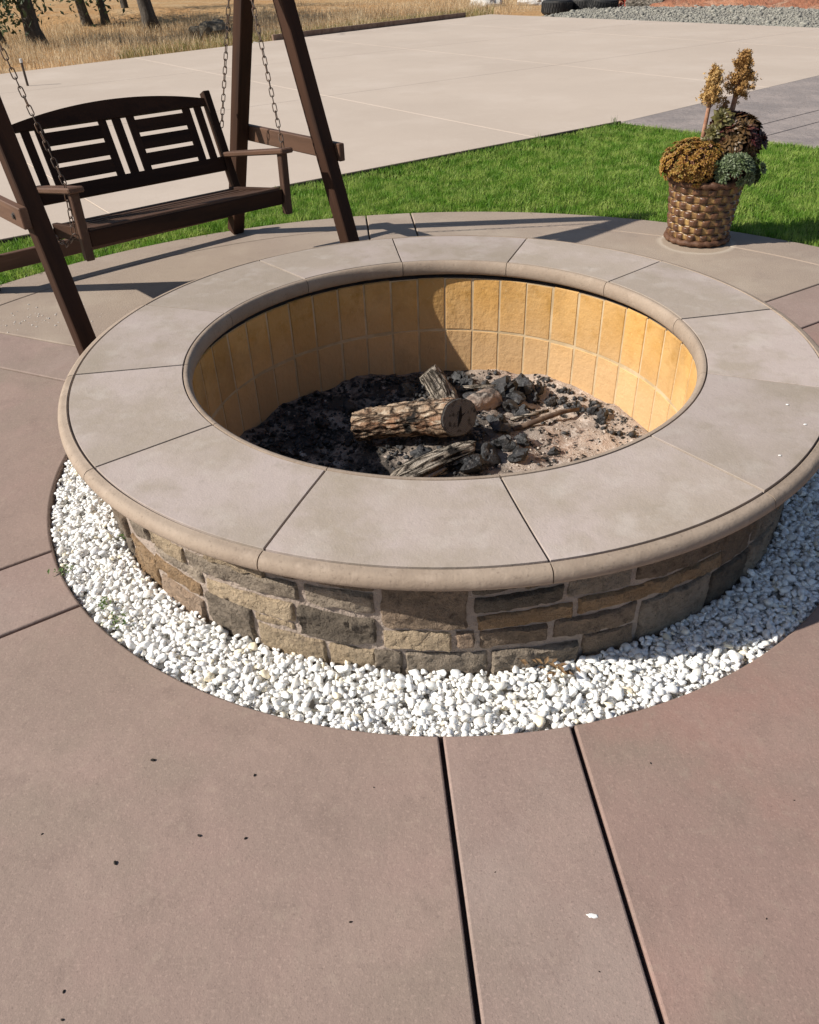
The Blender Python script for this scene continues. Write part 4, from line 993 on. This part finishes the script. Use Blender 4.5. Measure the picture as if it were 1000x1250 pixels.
def spike(label, pts, rad_, head_h, head_r, m, seed, n=260):
    o = empty('flower_spike', (PX+pts[0][0], PY+pts[0][1], PH-.04)); tag(o, label, 'flower'); b0 = Vector(pts[0]); rg2 = random.Random(seed); mb = MB()
    rel = [Vector(p)-b0 for p in pts]
    mb.add(*tube(rel, [rad_, rad_*.9, rad_*.7, rad_*.5][:len(rel)], 7)); obj('stalk', mb.mesh('stalk'), M_stalk, o, smooth=True)
    mb = MB(); tp = rel[-1]; stl = MB(); nb = max(7, n//42)
    for q_ in range(nb):
        t = (q_+.3)/nb; a = q_*2.4+rg2.uniform(-.5, .5); base_ = tp+Vector((0, 0, -head_h*(1-t)))
        rr_ = head_r*min(1, (t+.25)*2.2)*(1-t)**.6*rg2.uniform(.5, 1.05); tip = base_+Vector((rr_*cos(a), rr_*sin(a), rg2.uniform(-.01, .035)))
        stl.add(*tube([base_-Vector((0, 0, .02)), (base_+tip)/2, tip], [.003, .0025, .002], 5))
        for _ in range(n//nb):
            u = rg2.uniform(.25, 1.1); p = base_+(tip-base_)*u+Vector((rg2.gauss(0, .011), rg2.gauss(0, .011), rg2.gauss(.004, .011)))
            # a tiny star of dried petals
            nn = Vector((rg2.gauss(0, 1), rg2.gauss(0, 1), rg2.gauss(.4, 1))).normalized(); s1 = nn.cross(Vector((.2, .5, .84))).normalized(); s2 = nn.cross(s1); rp = rg2.uniform(.008, .015)
            for g_ in range(5):
                a2 = g_*1.257+rg2.uniform(-.2, .2); d2 = s1*cos(a2)+s2*sin(a2); e_ = nn.cross(d2)
                mb.add([p, p+d2*rp*.6+e_*rp*.28+nn*rp*.3, p+d2*rp+nn*rp*.55, p+d2*rp*.6-e_*rp*.28+nn*rp*.3], [(0, 1, 2, 3)])
    obj('branchlets', stl.mesh('branchlets'), M_stalk, o)
    obj('panicle', mb.mesh('panicle'), m, o)
spike('golden dried flower spike on the left above the pot', [(-.055, .02, PH+.2), (-.06, .02, PH+.42), (-.05, .015, PH+.77)], .014, .16, .082, M_flower, 1, 900)
spike('tallest brown dried flower spike leaning right above the pot', [(.06, .05, PH+.15), (.085, .05, PH+.45), (.11, .05, PH+.80)], .018, .2, .1, M_flower2, 2, 1200)
spike('small budding flower spike between the two tall ones', [(.07, .02, PH+.15), (.04, .02, PH+.4), (.035, .02, PH+.57)], .014, .1, .035, M_flower2, 3, 160)

# ------------------------------------------------------------------ far side of the slab: dry field, trees, rocks, tyres
def vis_wedge(n, rmin, rmax, a0, a1):
    a = RNG.uniform(radians(a0), radians(a1), n); r = np.sqrt(RNG.uniform(rmin**2, rmax**2, n)); return CAM.x+r*np.cos(a), CAM.y+r*np.sin(a)
def field_pts(n, rmin, rmax, a0=62, a1=128):
    x, y = vis_wedge(n, rmin, rmax, a0, a1)
    k = ~inside([(p[0]*1.0, p[1]*1.0) for p in DRIVE], x, y)
    dx, dy = x-FC[0], y-FC[1]; nfl = (-sin(radians(48.2)), cos(radians(48.2))); nrt = (sin(radians(50.6)), cos(radians(50.6)))
    left = dx*nfl[0]+dy*nfl[1]; right = dx*nrt[0]+dy*nrt[1]
    k &= (left > .12+.12*RNG.random(n)) & ((x < 2.6+1.2*RNG.random(n)) | (right > 3.8+RNG.random(n)*2))
    return x[k], y[k], left[k]
x, y, lf = field_pts(150000, 12, 32); cl = np.array([noise.noise(Vector((a_*.9, b_*.9, 1))) for a_, b_ in zip(x, y)])
k = RNG.random(len(x)) < .35+.9*np.clip(cl+.35, 0, 1); x, y, cl = x[k], y[k], cl[k]
print('field blades', len(x))
tag(obj('dry_grass', blades('dry_grass', x, y, np.full(len(x), -.08), RNG.uniform(.08, .3, len(x))*(1+.8*cl), RNG.uniform(.006, .014, len(x)), .5, M_dry), M_dry), 'tall dry straw coloured grass of the field', 'grass', kind='stuff')
M_green2 = leaf_mat('half_green_grass', [A(.2, .19, .06), A(.3, .26, .1)], (3,), .3, .8)
x, y, lf = field_pts(60000, 15, 30, 85, 108); k = (lf < 1.1) & (RNG.random(len(x)) < .8); x, y = x[k], y[k]
tag(obj('verge_grass', blades('verge_grass', x, y, np.full(len(x), -.08), RNG.uniform(.1, .3, len(x)), RNG.uniform(.006, .012, len(x)), .5, M_green2), M_green2), 'greener weedy grass along the plank edge of the slab', 'grass', kind='stuff')

def crown_mesh(name, n, pts, spread, size, seed):
    rg2 = np.random.default_rng(seed); c = np.array(pts)[rg2.integers(0, len(pts), n)]+rg2.normal(0, 1, (n, 3))*np.array(spread)
    d = rg2.normal(size=(n, 3)); d /= np.linalg.norm(d, axis=1)[:, None]; e = np.cross(d, rg2.normal(size=(n, 3))); e /= np.linalg.norm(e, axis=1)[:, None]
    s = rg2.uniform(.6, 1.3, (n, 1))*size; V = np.stack([c-d*s, c+e*s*.45, c+d*s, c-e*s*.45], 1)
    return mesh_np(name, V.reshape(-1, 3), np.arange(n*4).reshape(n, 4))
def tree(label, x, y, r, lean, h, seed, droop=()):
    o = empty('oak_tree', (x, y, -.08)); tag(o, label, 'tree', None); rg2 = random.Random(seed); mb = MB()
    pts = []; k_ = 9
    for i in range(k_):
        t = i/(k_-1); pts.append(Vector((lean[0]*t*h*.5+.08*nz((t*2, seed, 0), 1.5, seed), lean[1]*t*h*.5+.08*nz((t*2, seed, 4), 1.5, seed), t*h*.55)))
    mb.add(*tube(pts, [r*(1.35 if i == 0 else 1)*(1-.55*i/(k_-1)) for i in range(k_)], 10))
    obj('trunk', mb.mesh('trunk'), M_bark, o, smooth=True); ends = []; mb = MB()
    for i in range(7):
        a = i*2.4+seed; s0 = pts[rg2.randrange(4, k_)]; e_ = s0+Vector((cos(a)*h*.3, sin(a)*h*.3, h*rg2.uniform(.12, .4))); m_ = (s0+e_)/2+Vector((0, 0, .15))
        mb.add(*tube([s0, m_, e_], [r*.4, r*.28, r*.1], 6)); ends += [tuple(m_), tuple(e_), tuple((e_*2+m_)/3)]
    for (dx, dy, dz, zt) in droop:
        s0 = Vector((0, 0, zt)); e_ = Vector((dx, dy, dz)); m_ = (s0+e_)/2+Vector((0, 0, .25)); mb.add(*tube([s0, m_, e_], [r*.28, r*.18, r*.06], 6)); ends += [tuple((e_+m_)/2), tuple(e_)]*2
    obj('limbs', mb.mesh('limbs'), M_bark, o, smooth=True)
    obj('crown', crown_mesh('crown', 2600, ends, (.42, .42, .3), .075, seed), M_oak, o)
tree('oak tree with drooping leafy twigs near the left edge of the field', -8.75, 18.55, .19, (-.08, 0), 5.2, 1, ((-.7, -.3, .75, 1.7), (-.5, .2, 1.1, 1.9), (.5, -.4, 1.4, 2.0)))
tree('partly cut off oak trunk at the left picture edge', -9.65, 18.4, .17, (-.05, 0), 5, 2, ((.3, -.3, 1.0, 1.7),))
tree('slim dark leaning oak trunk left of the pair in the field', -9.24, 23.5, .15, (-.16, 0), 5.2, 3, ((-.6, -.2, 1.1, 2.0), (.4, -.2, .9, 1.6)))
tree('slim dark oak trunk right of the pair in the field', -8.8, 23.7, .12, (-.14, .1), 5, 4)
tree('farthest thin oak trunk between the pair and the thick trunk', -9.5, 28, .13, (-.03, 0), 5.4, 5)
tree('thick bare oak trunk at the right of the group', -7.0, 21.8, .2, (-.12, 0), 5.6, 6)
tree('far oak behind the swing with its trunk out of the light', -1.5, 33.5, .2, (.05, 0), 5.4, 7)
M_rock = mat('dark_rock', [A(.085, .072, .055), (A(.16, .135, .1), 6, .4, .6, .9), (A(.3, .26, .2), 14, .58, .75, .7)], rough=.95, bumps=((10, .8, .04),))
M_wrock = mat('pale_rock', [A(.62, .59, .55), (A(.45, .42, .38), 5, .45, .65, .8)], rough=.95, bumps=((10, .6, .03),))
def rock(name, label, x, y, s, sq, m, seed):
    v, f = lump(s, 3, .4, 1.4, seed, 1, sq); o = obj(name, pyd(name, v, f), m); o.location = (x, y, -.08+s*sq[2]*.55); tag(o, label, 'rock'); return o
rock('boulder', 'dark lichened boulder in the dry grass behind the swing', -4.75, 18.7, .42, (1.05, .8, .62), M_rock, 2)
rock('boulder', 'white boulder at the far end of the field left of the tyres', 2.25, 27.0, .42, (1.2, .8, .5), M_wrock, 4)
rock('boulder', 'white boulder nearest the tyres at the top of the picture', 3.85, 27.2, .45, (1.2, .8, .5), M_wrock, 6)
rock('boulder', 'small white stone at the end of the plank edging', -3.45, 16.95, .07, (1, .8, .7), M_wrock, 8)
M_rubber = mat('tyre_rubber', [A(.02, .02, .021), (A(.06, .055, .05), 8, .5, .7, .8)], rough=.75, spec=.3)
def tyre(label, x, y, z, R_, w, rx=0, rz=0):
    o = empty('tyre', (x, y, z), rz); o.rotation_euler = (rx, 0, rz); tag(o, label, 'tyre')
    pr = [(R_*.58, -w*.38), (R_*.72, -w*.5), (R_*.93, -w*.46), (R_, -w*.33), (R_, w*.33), (R_*.93, w*.46), (R_*.72, w*.5), (R_*.58, w*.38), (R_*.62, 0), (R_*.58, -w*.38)]
    v, f = lathe(pr, 40); obj('carcass', pyd('carcass', v, f), M_rubber, o, smooth=True).data.set_sharp_from_angle(angle=radians(40))
    mb = MB()
    for i in range(36):
        a = 2*pi*i/36; da = 2*pi/36*.33
        for sgn in (-1, 1):
            z0, z1 = (.02*w, .34*w) if sgn > 0 else (-.34*w, -.02*w); a_ = a+(da if sgn > 0 else 0)
            q = []
            for rr_ in (R_*.995, R_*1.025):
                for (da_, zz) in ((-da, z0), (da, z0), (da, z1), (-da, z1)): q.append((rr_*cos(a_+da_), rr_*sin(a_+da_), zz))
            mb.add(q, [(4, 5, 6, 7), (0, 1, 5, 4), (1, 2, 6, 5), (2, 3, 7, 6), (3, 0, 4, 7)])
    obj('tread', mb.mesh('tread'), M_rubber, o)
tyre('old black tyre lying flat alone at the slab corner', 3.9, 23.0, .1, .42, .34)
tyre('old black tyre lying flat behind its neighbour', 4.72, 23.3, .1, .4, .34)
tyre('old black tyre tilted against the flat one on the gravel', 5.12, 22.95, .14, .42, .32, .18, .6)
# red wheel and weathered log at the gravel's edge
wh = empty('red_wheel', (5.62, 22.9, .12)); wh.rotation_euler = (1.2, 0, .3); tag(wh, 'small red wheel between the tyres and the grey log', 'wheel')
M_redp = mat('faded_red_paint', [A(.4, .06, .035), (A(.25, .07, .05), 10, .4, .6, .8)], rough=.6)
v, f = lathe([(.1, -.05), (.2, -.05), (.21, 0), (.2, .05), (.1, .05), (.09, 0), (.1, -.05)], 24); obj('rim', pyd('rim', v, f), M_redp, wh, smooth=True)
v, f = lathe([(0, -.03), (.04, -.03), (.04, .03), (0, .03)], 12); obj('hub', pyd('hub', v, f), M_redp, wh)
for i in range(4): a = i*pi/2; beam('spoke', (.03*cos(a), .03*sin(a), 0), (.11*cos(a), .11*sin(a), 0), .02, .012, (-sin(a), cos(a), 0), M_redp, None).parent = wh
gl = empty('grey_log'); gl.matrix_world = frame((5.75, 23.0, .1), (6.75, 22.7, .1)); tag(gl, 'weathered grey log lying on the gravel right of the tyres', 'log')
v, f = log_mesh(1.0, .14, .12, (.1, 0), .01, 6.6, ridge=.2); f.append(tuple(34*36+i for i in range(36))); obj('wood', pyd('wood', v, f), M_greywood, gl, smooth=True)
# crushed gravel strip and red bank on the right
nrt = (sin(radians(50.6)), cos(radians(50.6))); drt = (cos(radians(-50.6)), sin(radians(-50.6)))
def strip(name, u0, u1, w0_, w1_, nu, nv, hf):
    v = []; f = []
    for i in range(nu+1):
        for j in range(nv+1):
            u = u0+(u1-u0)*i/nu; w = w0_+(w1_-w0_)*j/nv; x_, y_ = FC[0]+drt[0]*u+nrt[0]*w, FC[1]+drt[1]*u+nrt[1]*w; v.append((x_, y_, hf(u, w, x_, y_)))
    for i in range(nu):
        for j in range(nv): f.append((i*(nv+1)+j, (i+1)*(nv+1)+j, (i+1)*(nv+1)+j+1, i*(nv+1)+j+1))
    return pyd(name, v, f)
gh = lambda u, w, x_, y_: -.055+.16*min(1, max(0, w/2.5))*(.8+.4*nz((x_, y_, 0), .5, 3))+.012*nz((x_, y_, 0), 3, 1)*min(1, max(0, w)/.5)
tag(obj('gravel_strip', strip('gravel_strip', 1.6, 20, .02, 5, 110, 34, gh), M_blue, smooth=True), 'strip of grey crushed gravel beyond the right side of the slab', kind='structure')
rh = lambda u, w, x_, y_: -.1+min(1.4, max(0, w-3.1)*.34)*(1+.5*nz((x_, y_, 0), .6, 7))+.16*nz((x_, y_, 0), 1.6, 2)+.1*abs(nz((x_, y_, 0), 4, 2))
tag(obj('bank', strip('bank', -1, 26, 2.9, 16, 120, 60, rh), M_red, smooth=True), 'low bank of red soil behind the grey gravel', kind='structure')
var = [np.array(lump(1, 1, .5, 1.2, s, .7)[0]) for s in range(6)]; FA = np.array(ico(1)[1]); V = []; F = []; b_ = 0
for i in range(16000):
    u = random.uniform(1.6, 16); w = .05+3.6*random.random()**1.2; x_, y_ = FC[0]+drt[0]*u+nrt[0]*w, FC[1]+drt[1]*u+nrt[1]*w; s = random.uniform(.012, .03)*(2.4 if random.random() < .03 else 1)
    q = np.array(Matrix.Rotation(random.uniform(0, 6.28), 3, 'Z')); V.append((var[i % 6]*s) @ q.T+np.array([x_, y_, gh(u, w, x_, y_)+s*.3])); F.append(FA+b_); b_ += len(var[0])
tag(obj('crushed_stones', mesh_np('crushed_stones', np.concatenate(V), np.concatenate(F)), M_blue2), 'loose crushed stones on the grey gravel strip', 'gravel', kind='stuff')
# stake at the far left of the slab
sk = empty('stake', (-5.918, 10.83, 0)); tag(sk, 'thin dark stake with a pale tip standing on the slab left of the swing', 'stake')
v, f = tube([(0, 0, 0), (.0, 0, .3), (.0, 0, .31)], [.018, .018, .014], 8); obj('rod', pyd('rod', v, f), M_edge, sk)
v, f = tube([(0, 0, .308), (0, 0, .36)], [.022, .02], 8); obj('tip', pyd('tip', v, f), M_wrock, sk)
# weeds at the timber edging
for i, (x_, y_, h_, lab) in enumerate(((1.93, 6.12, .13, 'tall thin weed where edging meets the grey walkway'), (1.1, 5.5, .1, 'thin weed sprout along the timber edging'), (-.7, 4.2, .1, 'short weed sprout at the near end of the bare edging'))):
    xs_ = x_+RNG.normal(0, .012, 12); ys_ = y_+RNG.normal(0, .012, 12); me = blades('weed', xs_, ys_, np.full(12, -.02), RNG.uniform(.5, 1, 12)*h_, np.full(12, .006), .25, M_grass); tag(obj('weed', me, M_weed), lab, 'weed')

# ------------------------------------------------------------------ small marks on the patio
M_seed = mat('dark_seed', [A(.02, .015, .012)], rough=.7); M_white = mat('white_splat', [A(.75, .74, .72)], rough=.7)
SE = [(-.712, -1.468, .009), (-.47, -1.513, .006), (-.563, -1.66, .007), (-.464, -1.668, .006), (-.723, -1.718, .008), (-.233, -1.845, .005), (-.741, -1.962, .005), (-.727, -2.008, .005), (-.9, -1.65, .004), (-.2, -1.55, .003), (.05, -1.75, .003), (.42, -1.5, .004), (.7, -1.6, .003), (.55, -1.85, .003), (.22, -1.94, .003)]
for i, (x_, y_, s) in enumerate(SE):
    v, f = lump(s*.65, 2, .3, 1.5, i, .5, (1, .55, 1)); o = obj('seed', pyd('seed', v, f), M_seed); o.location = (x_, y_, s*.25); o.rotation_euler[2] = i*1.3; tag(o, 'tiny dark seed lying on the near patio slabs', 'seed', 'seeds scattered on the patio')
def splat(name, label, x_, y_, z_, r, sx, seed, ang=0):
    mb = MB(); n = 18; pts = [(r*sx*cos(2*pi*i/n)*(1+.4*nz((cos(2*pi*i/n), sin(2*pi*i/n), 0), 1.6, seed)), r*sin(2*pi*i/n)*(1+.4*nz((cos(2*pi*i/n), sin(2*pi*i/n), 3), 1.6, seed))) for i in range(n)]
    mb.add([(p[0], p[1], 0) for p in pts]+[(p[0]*.8, p[1]*.8, .0012) for p in pts]+[(0, 0, .0015)], [(i, (i+1) % n, n+(i+1) % n, n+i) for i in range(n)]+[(n+i, n+(i+1) % n, 2*n) for i in range(n)])
    o = obj(name, mb.mesh(name), M_white); o.location = (x_, y_, z_); o.rotation_euler[2] = ang; tag(o, label, 'splat'); return o
splat('dropping', 'small white splat on the front band slab', .227, -1.84, .001, .0045, 2.5, 1, -.1)
splat('dropping', 'white fleck on the capstone nearest the right edge', 1.003, -.537, H+.002, .0035, 1.3, 2)
splat('dropping', 'second white fleck near the outer groove on the right capstone', 1.007, -.656, H+.002, .0035, 1.3, 5)
splat('dropping', 'white fleck just inside the groove of the front right capstone', .875, -.817, H+.002, .003, 1.4, 7)
rg = random.Random(2); mb = MB()
for i in range(70):
    x_, y_ = (-2.147+rg.gauss(0, .09), 1.245+rg.gauss(0, .06)) if i % 2 else (-1.95+rg.gauss(0, .14), 1.33+rg.gauss(0, .08)); s = rg.uniform(.0015, .005)
    v, f = lump(s, 2, .3, 1.4, i, .5); mb.add([(p[0]+x_, p[1]+y_, p[2]+s*.3) for p in v], f)
tag(obj('crumbs', mb.mesh('crumbs'), M_wrock), 'scatter of white crumbs on the patio left of the swing leg', 'crumbs', kind='stuff')
